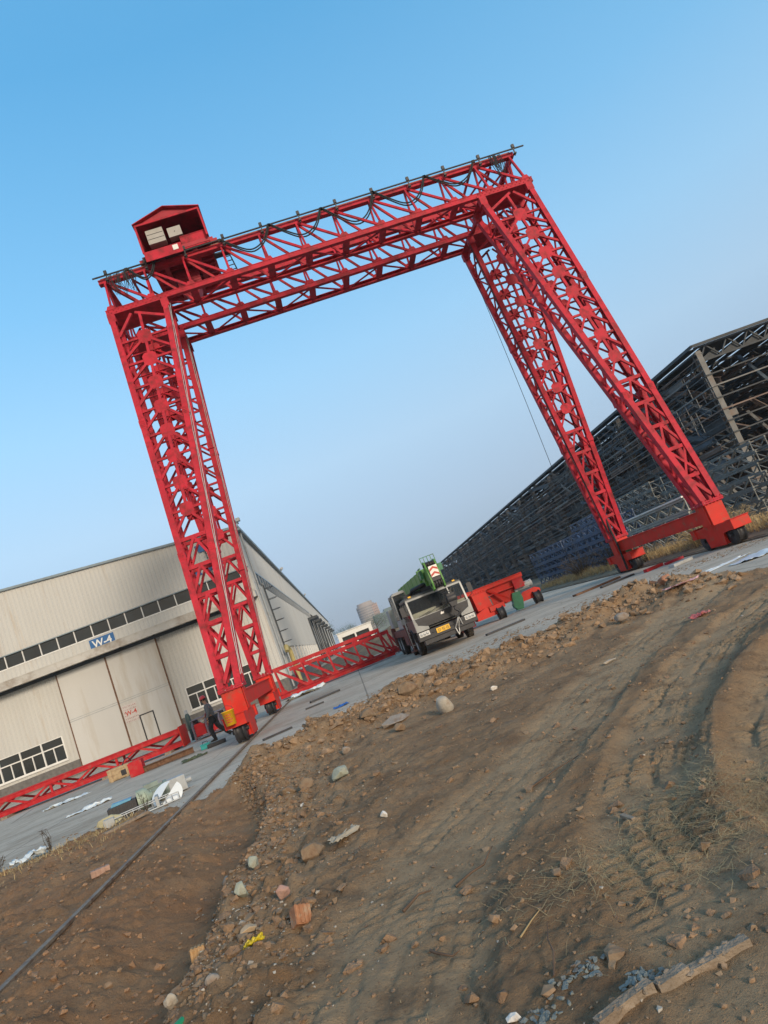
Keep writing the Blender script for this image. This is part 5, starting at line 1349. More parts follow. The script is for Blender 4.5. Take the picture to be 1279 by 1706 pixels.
def rock(x, y, s, seed, mt, label, name='rock', cat='rock', rz=0, tilt=0, sink=.3, n=16, rnd=False, z=None, group=None):
    zz = H(x, y) if z is None else z
    rot = Matrix.Rotation(rz, 3, 'Z') @ Matrix.Rotation(tilt, 3, 'X')
    o = MB().hull((0, 0, 0), s, seed, n, rot, rnd).build(name, mt, loc=(x, y, zz + s[2] * (1 - 2 * sink)))
    if rnd: b = o.modifiers.new('s', 'SUBSURF'); b.levels = b.render_levels = 2
    else: b = o.modifiers.new('bevel', 'BEVEL'); b.width = min(s) * .14; b.segments = 1
    return tag(o, label, cat, group)
rock(1.12, 11.3, (.2, .19, .21), 3, ROCKL, 'large smooth pale boulder on the dirt ridge in front of the truck crane', 'boulder', 'boulder', .4, 0, .22, 22, True)
rock(.27, 12.1, (.36, .24, .075), 5, ROCK, 'flat slab of stone lying on the dirt ridge left of the pale boulder', 'stone_slab', 'stone slab', .5, .3, .2)
rock(.3, 11.2, (.14, .12, .1), 6, ROCKB, 'brown rock just in front of the flat stone slab', rz=1, sink=.25)
rock(-.68, 9.4, (.17, .13, .12), 8, ROCKG, 'greenish grey concrete lump on the dirt slope below the crane rail', 'concrete_lump', 'concrete lump', .3, .2, .25)
rock(-1.15, 9.4, (.13, .12, .11), 9, ROCKB, 'round brown rock left of the greenish concrete lump', sink=.2, rnd=True)
rock(-1.42, 9.6, (.17, .14, .1), 10, ROCKB, 'wide brown rock in a pair left of the concrete lump', rz=.7, sink=.25)
rock(-.62, 11.4, (.11, .1, .09), 11, ROCK, 'grey rounded rock on the slope under the ridge crest', rnd=True, sink=.2)
rock(-1.5, 6.75, (.085, .075, .09), 12, ROCKG, 'pale green grey stone standing at the trench edge', tilt=.3, sink=.15)
rock(-1.5, 6.05, (.08, .06, .09), 1, ROCKG, 'green grey angular stone above the tan bricks', rz=.8, sink=.2)
rock(-.92, 6.35, (.14, .11, .09), 2, ROCKB, 'tan rock lying in the rubble right of the trench', rz=.5, sink=.25)
rock(-1.1, 5.55, (.07, .06, .08), 4, pm('pink_stone', (.36, .22, .18), .9, var=.2, scale=12, dirt=(.22, .15, .1), damt=.4, bump=.5), 'pinkish upright stone in the rubble', tilt=.2, sink=.15)
rock(-1.92, 5.85, (.075, .045, .04), 7, WHITES, 'white stone block lying in the trench', rz=.7, sink=.1)
rock(-.24, 6.7, (.045, .04, .045), 6, WHITES, 'small bright white stone beside the crumpled sacking', sink=.15)
rock(-1.18, 8.8, (.05, .04, .03), 9, WHITES, 'small white chip on the slope below the greenish concrete lump', sink=.1)
rock(-2.05, 7.9, (.12, .1, .09), 8, ROCK, 'grey stone at the bottom of the trench', sink=.3, rnd=True)
rock(-1.66, 4.45, (.06, .035, .06), 3, ROCKL, 'pale leaning stone splinter at the foot of the trench', tilt=.5, rz=.6, sink=.1)
rock(-1.4, 4.4, (.06, .055, .045), 2, ROCK, 'grey lump half buried beside the pale splinter', sink=.35, rnd=True)
rock(5.1, 13.1, (.2, .17, .17), 5, ROCK, 'grey boulder on the far end of the dirt ridge', 'boulder', 'boulder', .2, 0, .2, 20, True)
rock(4.75, 13.3, (.12, .1, .08), 7, ROCKB, 'brown rock just left of the grey boulder', sink=.25)
rock(5.45, 13.4, (.1, .1, .08), 10, ROCKB, 'brown rock just right of the grey boulder', sink=.25)
rock(2.0, 11.6, (.08, .06, .05), 11, WHITES, 'white stone on the ridge right of the pale boulder', sink=.2)
rock(3.4, 9.9, (.16, .05, .03), 4, ROCKL, 'thin pale stone lying on the tyre track', rz=.2, sink=.2)
rock(.62, 3.95, (.05, .04, .03), 12, ROCKB, 'small tan stone beside the wood offcut', sink=.2)
rock(.1, 2.95, (.045, .03, .02), 1, WHITES, 'small white stone in the foreground dirt', sink=.2)
rock(-1.3, 5.12, (.075, .07, .035), 6, pm('tan_stone', (.42, .31, .2), .9, var=.15, scale=9, bump=.4), 'tan square stone touching the yellow plastic wrap', rz=.7, sink=.15)
rock(-.1, 12.9, (.22, .16, .13), 1, ROCKB, 'dark brown clod on the ridge crest left of the flat slab', 'clod', 'clod', sink=.2)
rock(.75, 13.6, (.24, .18, .17), 2, ROCKB, 'large brown clod on the ridge crest behind the flat slab', 'clod', 'clod', sink=.2)
rock(-7.6, 14.3, (.22, .2, .13), 4, ROCKL, 'pale rock at the far left edge of the dirt', sink=.25)
rock(-5.6, 14.6, (.3, .2, .14), 9, pm('yellow_rubble', (.4, .36, .22), .9, var=.2, scale=6, bump=.5), 'yellowish broken concrete at the dirt edge by the weeds', 'concrete_lump', 'concrete lump', sink=.2)
rock(-3.2, 5.6, (.06, .035, .03), 5, pm('cream_stone', (.62, .5, .36), .8, var=.1), 'cream pebble left of the bottom end of the crane rail', 'pebble', 'pebble', sink=.2) if False else None
def brick(x, y, label, rz, tx, ty, mt=BRICKM, s=(.115, .1, .12)):
    t = MB(); t.box((0, 0, 0), s)
    for k in range(4): t.box((-s[0] / 2 + s[0] * (k + .5) / 4, -s[1] / 2 - .003, 0), (s[0] / 4 - .008, .008, s[2] - .01)); t.box((-s[0] / 2 + s[0] * (k + .5) / 4, 0, s[2] / 2 + .002), (s[0] / 4 - .008, s[1] - .01, .008))
    o = t.build('brick', mt, loc=(x, y, H(x, y) + .03), bevel=.006); o.rotation_euler = (tx, ty, rz); return tag(o, label, 'brick')
brick(-.92, 4.98, 'reddish ribbed brick lying tilted on the bare dirt', .5, -.5, .4)
BRT = pm('tan_brick', (.40, .24, .11), .85, var=.2, scale=16, dirt=(.36, .29, .2), damt=.5, dscale=12, bump=.5, bscale=60)
brick(-1.72, 5.3, 'tan ribbed brick standing on end at the trench edge', .2, -.15, .1, BRT, (.1, .09, .13))
brick(-1.98 - 2.1, 9.9, 'pinkish brick lying left of the crane rail', .4, 0, .05, pm('pink_brick', (.33, .21, .16), .85, var=.2, scale=12, bump=.4), (.24, .12, .08))
# yellow plastic wrap, green bottle, cloth, wood
def crumple(name, c, s, mt, label, cat, seed, rz=0, n=18, amp=.35, two=False):
    nn = n; rr = np.random.RandomState(seed); u = np.linspace(-1, 1, nn); X, Y = np.meshgrid(u, u)
    Zc = (fbm(X * 2.1 + seed, Y * 2.1, seed, 4, .6) - .42) * s[2] * 2.2; rad = 1 + .3 * (fbm(np.arctan2(Y, X) * 2, X * 0, seed + 5, 3) - .5)
    Xw = X * s[0] * rad + (fbm(X * 3, Y * 3, seed + 1, 3) - .5) * s[0] * amp; Yw = Y * s[1] * rad + (fbm(X * 3, Y * 3, seed + 2, 3) - .5) * s[1] * amp
    me = bpy.data.meshes.new(name); ii = np.arange(nn * nn).reshape(nn, nn); f = np.stack([ii[:-1, :-1], ii[:-1, 1:], ii[1:, 1:], ii[1:, :-1]], -1).reshape(-1, 4)
    keep = (np.abs(X[:-1, :-1]) ** 3 + np.abs(Y[:-1, :-1]) ** 3).ravel() < 1.25; f = f[keep]
    me.from_pydata(np.stack([Xw, Yw, np.maximum(Zc, 0) + .006], -1).reshape(-1, 3).tolist(), [], f.tolist()); me.update(); me.polygons.foreach_set('use_smooth', [True] * len(me.polygons)); me.materials.append(mt)
    o = bpy.data.objects.new(name, me); C.objects.link(o); o.location = c; o.rotation_euler = (0, 0, rz)
    so_ = o.modifiers.new('s', 'SOLIDIFY'); so_.thickness = .004
    return tag(o, label, cat)
def G3(x, y, dz=0): return (x, y, max(H(x, y), 0 if y > 12 else -9) + dz)
crumple('plastic_wrap', G3(-1.24, 4.92, .01), (.07, .03, .04), YCLOTH, 'crumpled yellow plastic wrap in the foreground rubble', 'plastic wrap', 3, .5)
crumple('sacking', G3(-.62, 6.55, .01), (.15, .07, .05), pm('sacking', (.33, .3, .24), .8, var=.25, scale=9, dirt=(.2, .15, .1), damt=.5), 'crumpled grey sacking beside the small white stone', 'sacking', 5, .6)
crumple('cloth', G3(5.25, 10.5, .02), (.17, .1, .07), PINK, 'crumpled red cloth on the dirt by the tyre tracks', 'cloth', 7, .2)
crumple('plastic_sheet', G3(6.6, 13.3, .02), (.4, .15, .06), pm('pink_sheet', (.5, .3, .32), .6, var=.2, scale=5), 'pale pink plastic sheet at the edge of the concrete', 'plastic sheet', 9, .1)
crumple('plastic_sheet', (10.4, 16.6, .01), (.75, .5, .05), pm('blue_white_sheet', (.55, .63, .68), .4, var=.1, scale=4), 'bluish white plastic sheet on the concrete at the right edge', 'plastic sheet', 11, .5)
crumple('plastic_strip', (9.5, 17.4, .008), (1.5, .16, .05), PLASTIC, 'long twisted strip of white plastic on the concrete', 'plastic strip', 13, .32, 26)
crumple('plastic_bag', (-8.4, 20.8, .01), (.6, .2, .12), PLASTIC, 'white plastic bag on the concrete left of the motors', 'plastic bag', 15, .2)
crumple('plastic_bag', (-11.6, 27.0, .01), (.8, .3, .12), PLASTIC, 'white plastic bag lying along the low red section', 'plastic bag', 16, .1)
crumple('plastic_bag', (-7.15, 14.6, .06), (.35, .25, .16), PLASTIC, 'white plastic bag with cardboard by the dark weeds', 'plastic bag', 17, .4)
crumple('plastic_bag', (-2.9, 38.0, .01), (.9, .35, .22), PLASTIC, 'white sheet lying before the red girder section', 'plastic bag', 18, .1)
crumple('tarpaulin', (-3.1, 36.7, .01), (.9, .45, .15), pm('drab_tarp', (.2, .17, .11), .8, var=.25, scale=3), 'drab tarpaulin piece beside the white sheet behind the crane leg', 'tarpaulin', 19, .3)
crumple('blue_rag', (-.85, 21.1, .01), (.22, .14, .07), pm('blue_rag', (.03, .12, .4), .6, var=.2, scale=8), 'bright blue rag on the concrete', 'rag', 21, .2)
crumple('green_rag', (-5.98, 23.6, .01), (.42, .24, .1), pm('green_rag', (.07, .085, .045), .7, var=.3, scale=5), 'green and dark netting heap on the concrete by the rail', 'netting', 22, .3)
m = MB(); m.lathe((0, 0, 0), (.6, .75, .1), [(0, .02), (.01, .025), (.09, .025), (.115, .011), (.135, .011), (.135, 0)], 14); tag(m.build('bottle', GREENP, loc=G3(-1.6, 4.2, .012)), 'green plastic bottle half out of the frame at the bottom', 'bottle')
def plank(x, y, L, w_, t_, rz, label, mt=WOODG, z=None, tilt=0, name='plank', cat='plank'):
    mm_ = MB(); n = 6
    for k in range(1): mm_.box((0, 0, 0), (L, w_, t_))
    o = mm_.build(name, mt, loc=(x, y, (H(x, y) if z is None else z) + t_ / 2 + .004), bevel=.004); o.rotation_euler = (0, tilt, rz); return tag(o, label, cat)
plank(-4.22, 7.72, .95, .11, .03, R(62), 'weathered plank lying left of the crane rail')
plank(1.24, 4.42, .14, .03, .025, R(100), 'short wood offcut on the dirt right of the smooth track', name='wood_offcut', cat='wood offcut')
plank(-4.9, 13.5, .9, .1, .05, R(50), 'dark plank half buried at the dirt edge by the wire tray')
def twig(x, y, pts, r, mt, label, name='twig', cat='twig'):
    o = MB().tube([V(p) for p in pts], [r * (1 - .6 * k / (len(pts) - 1)) for k in range(len(pts))], 6).build(name, mt, loc=G3(x, y, r)); return tag(o, label, cat)
BROWNT = pm('twig_brown', (.11, .07, .045), .9, var=.3, scale=8)
twig(.1, 4.55, [(0, 0, 0), (.12, .05, .02), (.22, .12, .01), (.3, .2, .05), (.33, .3, .03)], .009, BROWNT, 'curved brown twig on the smooth tyre track')
twig(-.15, 3.75, [(0, .1, .01), (.03, .02, .02), (.1, -.04, .005), (.14, -.05, .02)], .009, BROWNT, 'short bent root below the curved twig', 'root', 'root')
twig(.28, 3.5, [(0, 0, .01), (.09, .1, .015), (.15, .15, .02)], .005, STRAW, 'thin pale stick in the foreground dirt', 'stick', 'stick')
twig(-.25, 4.5, [(0, 0, .01), (.12, .1, .03), (.2, .13, .01)], .011, BROWNT, 'dark root end sticking out of the track edge', 'root', 'root')
twig(.32, 3.1, [(0, 0, .0), (.05, .12, .03), (.06, .25, .02), (.1, .36, .04)], .006, BROWNT, 'long thin brown twig beside the blue grey mortar')
twig(1.0, 5.9, [(0, 0, 0), (.3, .1, .03), (.55, .25, .02)], .008, BROWNT, 'thin twig lying across the smooth track')
pst = MB(); pst.tube([(.1, 0, -.05), (.02, .05, .25), (-.08, .03, .5), (-.3, .1, .62)], .05, 8); pst.tube([(-.02, .05, .3), (-.2, .0, .36)], .03, 6)
tag(pst.build('bent_post', RUST, loc=(7.1, 15.0, H(7.1, 15.0))), 'bent rusty post sticking out of the dirt before the far right leg', 'post')
rock(6.75, 14.2, (.22, .2, .17), 7, pm('orange_clod', (.36, .17, .1), .9, var=.2, scale=6, bump=.5), 'orange clay lump at the foot of the bent post', 'clod', 'clod', sink=.2)
# broken kerb with mortar at the bottom right
KERB = pm('dirty_kerb', (.25, .2, .15), .92, var=.25, scale=9, dirt=(.17, .12, .08), damt=.6, dscale=6, bump=.7, bscale=60)
m = MB(); rr = random.Random(12)
kp = [(.22, 2.62), (.36, 2.66), (.5, 2.7), (.6, 2.715), (.62, 2.715), (.75, 2.745), (.88, 2.76), (1.02, 2.765)]
for (x0, y0), (x1, y1) in zip(kp[:-1], kp[1:]):
    if x1 - x0 < .03: continue
    dz = max(H(x0, y0), H(x1, y1), H((x0 + x1) / 2, (y0 + y1) / 2)) - .012
    m.bar((x0, y0 + rr.uniform(-.004, .004), dz), (x1, y1 + rr.uniform(-.004, .004), dz + rr.uniform(-.006, .006)), .042, .07, ext=.004)
    for q in range(5): u = rr.random(); m.hull((lerp(x0, x1, u), lerp(y0, y1, u) + rr.uniform(-.03, .03), dz + .03), (rr.uniform(.012, .03), rr.uniform(.01, .02), .014), q + int(x0 * 50), 12)
o = m.build('broken_kerb', KERB, loc=(0, 0, 0)); tag(o, 'broken length of concrete kerb in the bottom right foreground', 'kerb')
m = MB(); rr = random.Random(8)
for q in range(150):
    t_ = rr.random(); cl_ = rr.choice(((.02, 2.82, .06), (.22, 2.9, .07), (.42, 3.02, .06), (.6, 2.82, .05), (.12, 2.78, .05))); x = cl_[0] + rr.gauss(0, cl_[2]); y = cl_[1] + rr.gauss(0, cl_[2] * .6); m.hull((x, y, H(x, y) + .003), (rr.uniform(.008, .03), rr.uniform(.008, .024), rr.uniform(.005, .014)), q % 12, 12, Matrix.Rotation(rr.uniform(0, 3), 3, 'Z'))
tag(m.build('mortar_lump', MORTAR), 'crumbled blue grey mortar beside the broken kerb', None, None, 'stuff')
# straw, dry grass, brush, weeds
def blades(name, n, sampler, L, wdt, mt, label, up=.25, hf=None, kind='stuff', parent=None, curl=.3):
    m = MB(); 
    for q in range(n):
        x, y, z = sampler(); a = ra.uniform(0, 6.28); l = L * ra.uniform(.4, 1.3); e = up * ra.uniform(.2, 1.4)
        d = V((math.cos(a) * math.cos(e), math.sin(a) * math.cos(e), math.sin(e))); s = d.cross(V((0, 0, 1))).normalized() * wdt * ra.uniform(.6, 1.4)
        p = V((x, y, z)); mid = p + d * l * .55; end = p + d * l + V((ra.normal(0, curl), ra.normal(0, curl), -abs(ra.normal(0, curl)) * (.5 if up > .8 else .15))) * l * .5
        if up < .8: end.z = max(end.z, z + .004); mid.z = max(mid.z, z + .004)
        m.add([p - s, p + s, mid + s * .8, mid - s * .8, end], [(0, 1, 2, 3), (3, 2, 4)])
    o = m.build(name, mt, parent); return o
def s_straw():
    k = ra.rand(); cx, cy, sx, sy = ((1.75, 4.15, .3, .3), (1.35, 3.75, .4, .22), (.95, 3.85, .35, .25))[0 if k < .5 else (1 if k < .8 else 2)]
    x, y = ra.normal(cx, sx), ra.normal(cy, sy); return x, y, H(x, y) + .006
tag(blades('straw', 2300, s_straw, .15, .0013, STRAW, '', .16), 'dry straw and stalks scattered on the dirt at the right', None, None, 'stuff')
def s_litter():
    x, y = s_any(); return x, y, H(x, y) + .004
tag(blades('litter', 900, s_litter, .06, .0013, STRAW, '', .15), 'scattered dry stalks on the dirt', None, None, 'stuff')
def s_verge():
    y = 19 + ra.rand() ** 1.2 * 32; x = 14.75 + abs(ra.normal(.4, .9)); return x, y, HV(x, y) - .02
tag(blades('dry_grass', 9000, s_verge, .42, .008, DRYGR, '', 1.25), 'dry tan grass along the verge beyond the right rail', None, None, 'stuff')
def s_left():
    x = ra.uniform(-9.2, -4.9); y = np.interp(x, EDGE_X, EDGE_Y) - abs(ra.normal(.2, .8)) ; return x, y, H(x, y)
tag(blades('dry_grass', 1800, s_left, .13, .004, DRYGR, '', .8), 'sparse dry grass on the dirt left of the crane rail', None, None, 'stuff')
def bush(x, y, h, w_, n, mt, label, cat='bush', name='dry_bush', z=0, grp=None):
    t = thing(name, label, cat, (x, y, z), 0, grp); m = MB(); mt2 = MB()
    for q in range(n):
        a = ra.uniform(0, 6.28); r = w_ * ra.uniform(.1, 1); e = V((math.cos(a) * r, math.sin(a) * r * .8, h * ra.uniform(.45, 1.05) * (1 - .35 * (r / w_) ** 2))); b = V((e.x * .15, e.y * .15, 0)); mid = (b + e) * .5 + V((ra.normal(0, .06), ra.normal(0, .06), .08)) * h
        m.tube([b, mid, e], [.008 * h + .003, .005 * h + .002, .002], 4, False)
        for s in range(5):
            u = ra.uniform(.35, 1); p = mid.lerp(e, u) if u > .5 else b.lerp(mid, u); d = V((ra.normal(0, 1), ra.normal(0, 1), abs(ra.normal(.5, .6)))).normalized() * h * ra.uniform(.1, .22); sd = d.orthogonal().normalized() * .006 * (.5 + h)
            mt2.add([p - sd, p + sd, p + d], [(0, 1, 2)])
    m.build('stem', mt, t); mt2.build('twigs', mt, t); return t
bush(15.6, 43, 1.7, 1.6, 90, BRUSH, 'dark leafless brush beyond the rail before the blue stacks, the left one', z=.15, grp='dark brush along the verge')
bush(16.0, 38.5, 1.6, 1.7, 100, BRUSH, 'dark leafless brush beyond the rail before the blue stacks, the right one', z=.15, grp='dark brush along the verge')
bush(15.5, 34.2, 1.0, 1.0, 60, DRYGR, 'tan dry bush behind the far right leg base', z=.12)
bush(15.4, 27.6, 1.25, 1.3, 120, DRYGR, 'tall tan dry bush under the right saddle beam, left of centre', z=.15)
bush(15.6, 25.6, 1.15, 1.2, 110, DRYGR, 'tall tan dry bush under the right saddle beam, nearer the wheels', z=.15)
bush(14.9, 32.4, .7, .5, 40, BRUSH, 'small dark bush at the foot of the far right leg', z=.05)
bush(-7.55, 13.9, .45, .3, 60, BRUSH, 'dark bushy weed at the left edge of the dirt', 'weed', 'weed', z=H(-7.55, 13.9))
bush(-6.75, 14.5, .55, .18, 9, BRUSH, 'thin dark weed stalks at the concrete edge', 'weed', 'weed', z=max(0, H(-6.75, 14.5)))
bush(-4.75, 14.3, .4, .16, 8, BRUSH, 'thin weed stalks left of the motors', 'weed', 'weed', z=max(0, H(-4.75, 14.3)))

# ------------------------------------------------------------------ things on the concrete
m = MB(); m.bx(-.42, .42, -.3, .3, .02, .46)
cr = tag(m.build('wooden_crate', WOOD, loc=(-9.9, 28.3, 0), bevel=.01), 'pale wooden crate in front of the low red section', 'crate')
m = MB()
for x in (-.3, .3): m.bx(x - .05, x + .05, -.325, -.302, .0, .47)
for k in range(3): m.bx(-.43, .43, -.32, -.302, .06 + k * .16, .065 + k * .16)
m.build('batten', WOOD, cr)
m = MB(); m.tube([(.2, -.3, .46), (.3, -.2, .62), (.38, 0, .66), (.4, .2, .5)], .02, 6); m.bx(.1, .3, -.33, -.31, .1, .3); m.build('strap', BLKM, cr)
sb = thing('steel_profile', 'brown channel steel offcuts with a red end box in front of the low red section', 'steel offcut', (-8.1, 26.3, 0))
m = MB(); m.ibar((-.5, 0, .12), (1.5, .1, .12), .2, .2); m.build('profile', RUST, sb)
m = MB(); m.ibar((-.2, .6, .1), (1.3, .75, .1), .18, .18); m.build('profile', BLKM, sb)
m = MB(); m.bx(-.75, -.35, -.1, .35, 0, .52); m.bx(-.8, -.3, -.13, -.1, .02, .5); m.build('end_box', REDF, sb)
# pair of crane motors with blue covers and the white domed covers
mo2 = thing('electric_motor', 'electric motor with blue lid and green end lying on the concrete edge by the rail', 'motor', (-5.45, 15.35, 0), R(15))
m = MB(); m.bx(-.42, .25, -.18, .22, .0, .06); m.bx(-.38, .2, -.14, .2, .06, .3); m.build('housing', BLKM, mo2, bevel=.015)
m = MB(); m.prism([(-.3, .305), (.1, .305), (.12, .34), (-.27, .36)], 'y', -.12, .16); m.build('lid', BLUEP, mo2)
m = MB(); m.lathe((.22, .03, .22), (1, 0, 0), [(0, .2), (.16, .2), (.22, .16), (.25, .08), (.3, .06), (.3, 0)], 20); m.build('end_cap', pm('pale_green_paint', (.3, .36, .28), .5, var=.15, scale=8, dirt=(.12, .15, .12), damt=.4), mo2)
m = MB()
for k in range(8): m.bx(-.36 + k * .07, -.345 + k * .07, -.17, -.14, .07, .29)
m.build('cooling_fins', BLKM, mo2)
mg = thing('gear_motor', 'grey green gear motor lying between the blue lidded motor and the white domes', 'motor', (-4.85, 15.9, 0), R(20))
m = MB(); m.cyl((-.45, 0, .18), (.05, 0, .18), .17, 20)
for k in range(14): a = k * math.pi / 7; m.box((-.2, math.cos(a) * .175, .18 + math.sin(a) * .175), (.46, .015, .015))
m.cyl((.05, 0, .18), (.12, 0, .18), .2, 20); m.bx(-.35, -.05, -.08, .08, .34, .44); m.build('housing', pm('grey_green_paint', (.17, .22, .2), .5, var=.2, scale=5, dirt=(.1, .1, .08), damt=.4), mg)
m = MB(); m.bx(.12, .5, -.16, .16, .02, .34); m.cyl((.5, 0, .18), (.62, 0, .18), .06, 12); m.build('gearbox', GREYP, mg, bevel=.02)
tray = thing('wire_tray', 'grey wire frame tray lying at the dirt edge before the motors', 'tray', (-5.0, 14.75, 0), R(14))
m = MB()
for y in (-.18, .18): m.tube([(-.7, y, .03), (.75, y, .03)], .015, 6); m.tube([(-.7, y, .16), (.75, y, .16)], .012, 6)
for k in range(12): x = -.7 + k * .132; m.tube([(x, -.18, .16), (x, -.18, .03), (x, .18, .03), (x, .18, .16)], .009, 5)
m.build('wires', GALV, tray)
m = MB(); m.bx(-.7, -.5, -.2, .2, .02, .2); m.bx(.3, .36, -.2, .2, .02, .24); m.build('end_plates', GREYP, tray)
DOME = pm('white_enamel', (.66, .7, .72), .3, var=.06, scale=5, dirt=(.45, .42, .38), damt=.2)
def half_disc(x, y, z, r, nrm, cdir, label):
    """half of a round pressed cover: rim, shallow dish, straight edge"""
    nrm = V(nrm).normalized(); cd = V(cdir); cd = (cd - nrm * cd.dot(nrm)).normalized(); sd = nrm.cross(cd); m = MB(); n = 22
    prof = [(.0, .06), (.5, .055), (.8, .035), (.95, .0), (1.0, .0), (1.0, -.05)]
    m.add([sd * (r * p * math.cos(math.pi * j / n)) + cd * (r * p * math.sin(math.pi * j / n)) + nrm * (r * h_) for p, h_ in prof for j in range(n + 1)], [(i * (n + 1) + j, i * (n + 1) + j + 1, (i + 1) * (n + 1) + j + 1, (i + 1) * (n + 1) + j) for i in range(len(prof) - 1) for j in range(n)])
    o = m.build('half_round_cover', DOME, loc=(x, y, z)); s = o.modifiers.new('s', 'SOLIDIFY'); s.thickness = .012
    return tag(o, label, 'cover')
half_disc(-4.62, 15.1, .2, .27, (-.25, -.62, .75), (-.75, .1, .6), 'white half round cover tipped up on the concrete by the rail')
half_disc(-4.45, 14.95, .17, .26, (.2, -.85, .5), (.55, 0, -.6), 'greyer half round cover standing just below the tipped up white one')
m = MB(); m.bx(-.17, .17, -.1, .1, 0, .15); m.bx(-.18, .18, -.11, .11, .15, .19); tb = tag(m.build('tool_box', TEAL, loc=(-6.05, 26.0, 0), bevel=.015), 'teal tool box on the concrete in front of the walking worker', 'tool box')
m = MB(); m.tube([(-.1, 0, .19), (-.08, 0, .25), (.08, 0, .25), (.1, 0, .19)], .015, 6); m.build('handle', BLKM, tb)
tl = tag(MB().bx(-.3, .35, -.12, .1, 0, .14).bx(-.1, .2, .1, .3, 0, .1).build('dark_tool_case', BLKM, loc=(-5.6, 25.6, 0), bevel=.02), 'dark tool case beside the teal tool box', 'tool case')
plank(-2.75, 20.3, .9, .12, .05, R(25), 'dark scrap board on the concrete right of the near left leg', BLKM, z=0, name='scrap_board', cat='scrap board')
plank(-1.6, 28.3, 1.3, .22, .07, R(20), 'black steel strip on the concrete before the red girder section', BLKM, z=0, name='steel_strip', cat='steel strip')
plank(-1.9, 25.5, .7, .1, .05, R(8), 'short black bar on the concrete right of the left crane base', BLKM, z=0, name='steel_bar', cat='steel bar')
plank(5.9, 26.6, 1.7, .22, .07, R(10), 'black steel plate on the concrete right of the truck crane', BLKM, z=0, name='steel_plate', cat='steel plate')
plank(10.9, 29.2, 2.4, .3, .08, R(12), 'dark steel strip on the concrete left of the far right wheels', RUST, z=0, name='steel_strip', cat='steel strip')
plank(11.2, 27.6, 1.6, .2, .07, R(9), 'dark steel strip nearer the dirt left of the far right wheels', BLKM, z=0, name='steel_strip', cat='steel strip')
plank(12.3, 26.4, .8, .24, .12, R(8), 'red painted steel block beside the right rail', REDF, z=0, name='steel_block', cat='steel block')
plank(13.0, 26.0, .8, .2, .1, R(8), 'dark red steel block close to the right rail', REDD, z=0, name='steel_block', cat='steel block')
plank(12.0, 23.6, .9, .3, .1, R(14), 'grey mound of scrap plate before the right saddle beam', GREYP, z=0, name='scrap_plate', cat='scrap plate')
gc = thing('gas_cylinder', 'dark gas cylinder standing behind the flanged stub in front of the warehouse window', 'gas cylinder', (-8.6, 35.2, 0))
MB().lathe((0, 0, 0), (0, 0, 1), [(0, .02), (0, .12), (1.15, .12), (1.25, .1), (1.32, .04), (1.42, .04), (1.42, 0)], 18).build('body', pm('cylinder_paint', (.04, .07, .07), .5, var=.2), gc)
MB().lathe((0, 0, 1.3), (0, 0, 1), [(0, .07), (.18, .06), (.18, .05), (0, .05)], 14).build('cap', GREYP, gc)

# ------------------------------------------------------------------ worker
JACK = pm('worker_jacket', (.12, .125, .13), .85, var=.25, scale=9); SLEEVE = pm('maroon_sleeve', (.22, .07, .08), .85, var=.2, scale=9); TROU = pm('dark_trousers', (.03, .032, .036), .9, var=.3, scale=9); BOOT = pm('boot', (.025, .022, .02), .7, var=.2); HELM = pm('red_helmet', (.5, .05, .06), .35, var=.08); HAIR = pm('black_hair', (.02, .018, .016), .7, var=.2)
pw_ = thing('person', 'worker in a red helmet and grey jacket walking beside the near left crane base', 'person', (-6.05, 28.4, 0), R(0))
def skin_obj(name, verts, edges, mt, parent, sub=2, root=0):
    me = bpy.data.meshes.new(name); me.from_pydata([v[:3] for v in verts], edges, []); me.update(); me.materials.append(mt)
    o = bpy.data.objects.new(name, me); C.objects.link(o); o.parent = parent
    s = o.modifiers.new('skin', 'SKIN'); s.use_smooth_shade = True
    for i, v in enumerate(verts):
        d = me.skin_vertices[0].data[i]; r = v[3]; d.radius = r if isinstance(r, tuple) else (r, r); d.use_root = (i == root)
    b = o.modifiers.new('sub', 'SUBSURF'); b.levels = b.render_levels = sub
    return o
# walking towards -x, seen from his right-rear; head tilted down
B = [(0, 0, .93, (.14, .12)), (-.01, 0, 1.12, (.15, .12)), (-.04, 0, 1.32, (.17, .13)), (-.06, 0, 1.45, (.09, .08)), (-.09, 0, 1.53, .055), (-.12, 0, 1.62, (.085, .09)), (-.125, 0, 1.7, (.08, .085)),
     (-.05, -.19, 1.42, .065), (-.0, -.25, 1.16, .048), (-.12, -.26, .93, .036), (-.15, -.26, .87, .035),
     (-.05, .19, 1.42, .065), (-.14, .25, 1.17, .048), (-.3, .22, 1.02, .036), (-.35, .21, .99, .035),
     (-.02, -.1, .86, .1), (-.16, -.1, .49, .07), (-.1, -.1, .1, .048), (.04, .1, .86, .1), (.12, .1, .48, .07), (.42, .1, .16, .048)]
Eb = [(0, 1), (1, 2), (2, 3), (3, 4), (4, 5), (5, 6), (2, 7), (7, 8), (8, 9), (9, 10), (2, 11), (11, 12), (12, 13), (13, 14), (0, 15), (15, 16), (16, 17), (0, 18), (18, 19), (19, 20)]
body = skin_obj('body', B, Eb, SKIN, pw_)
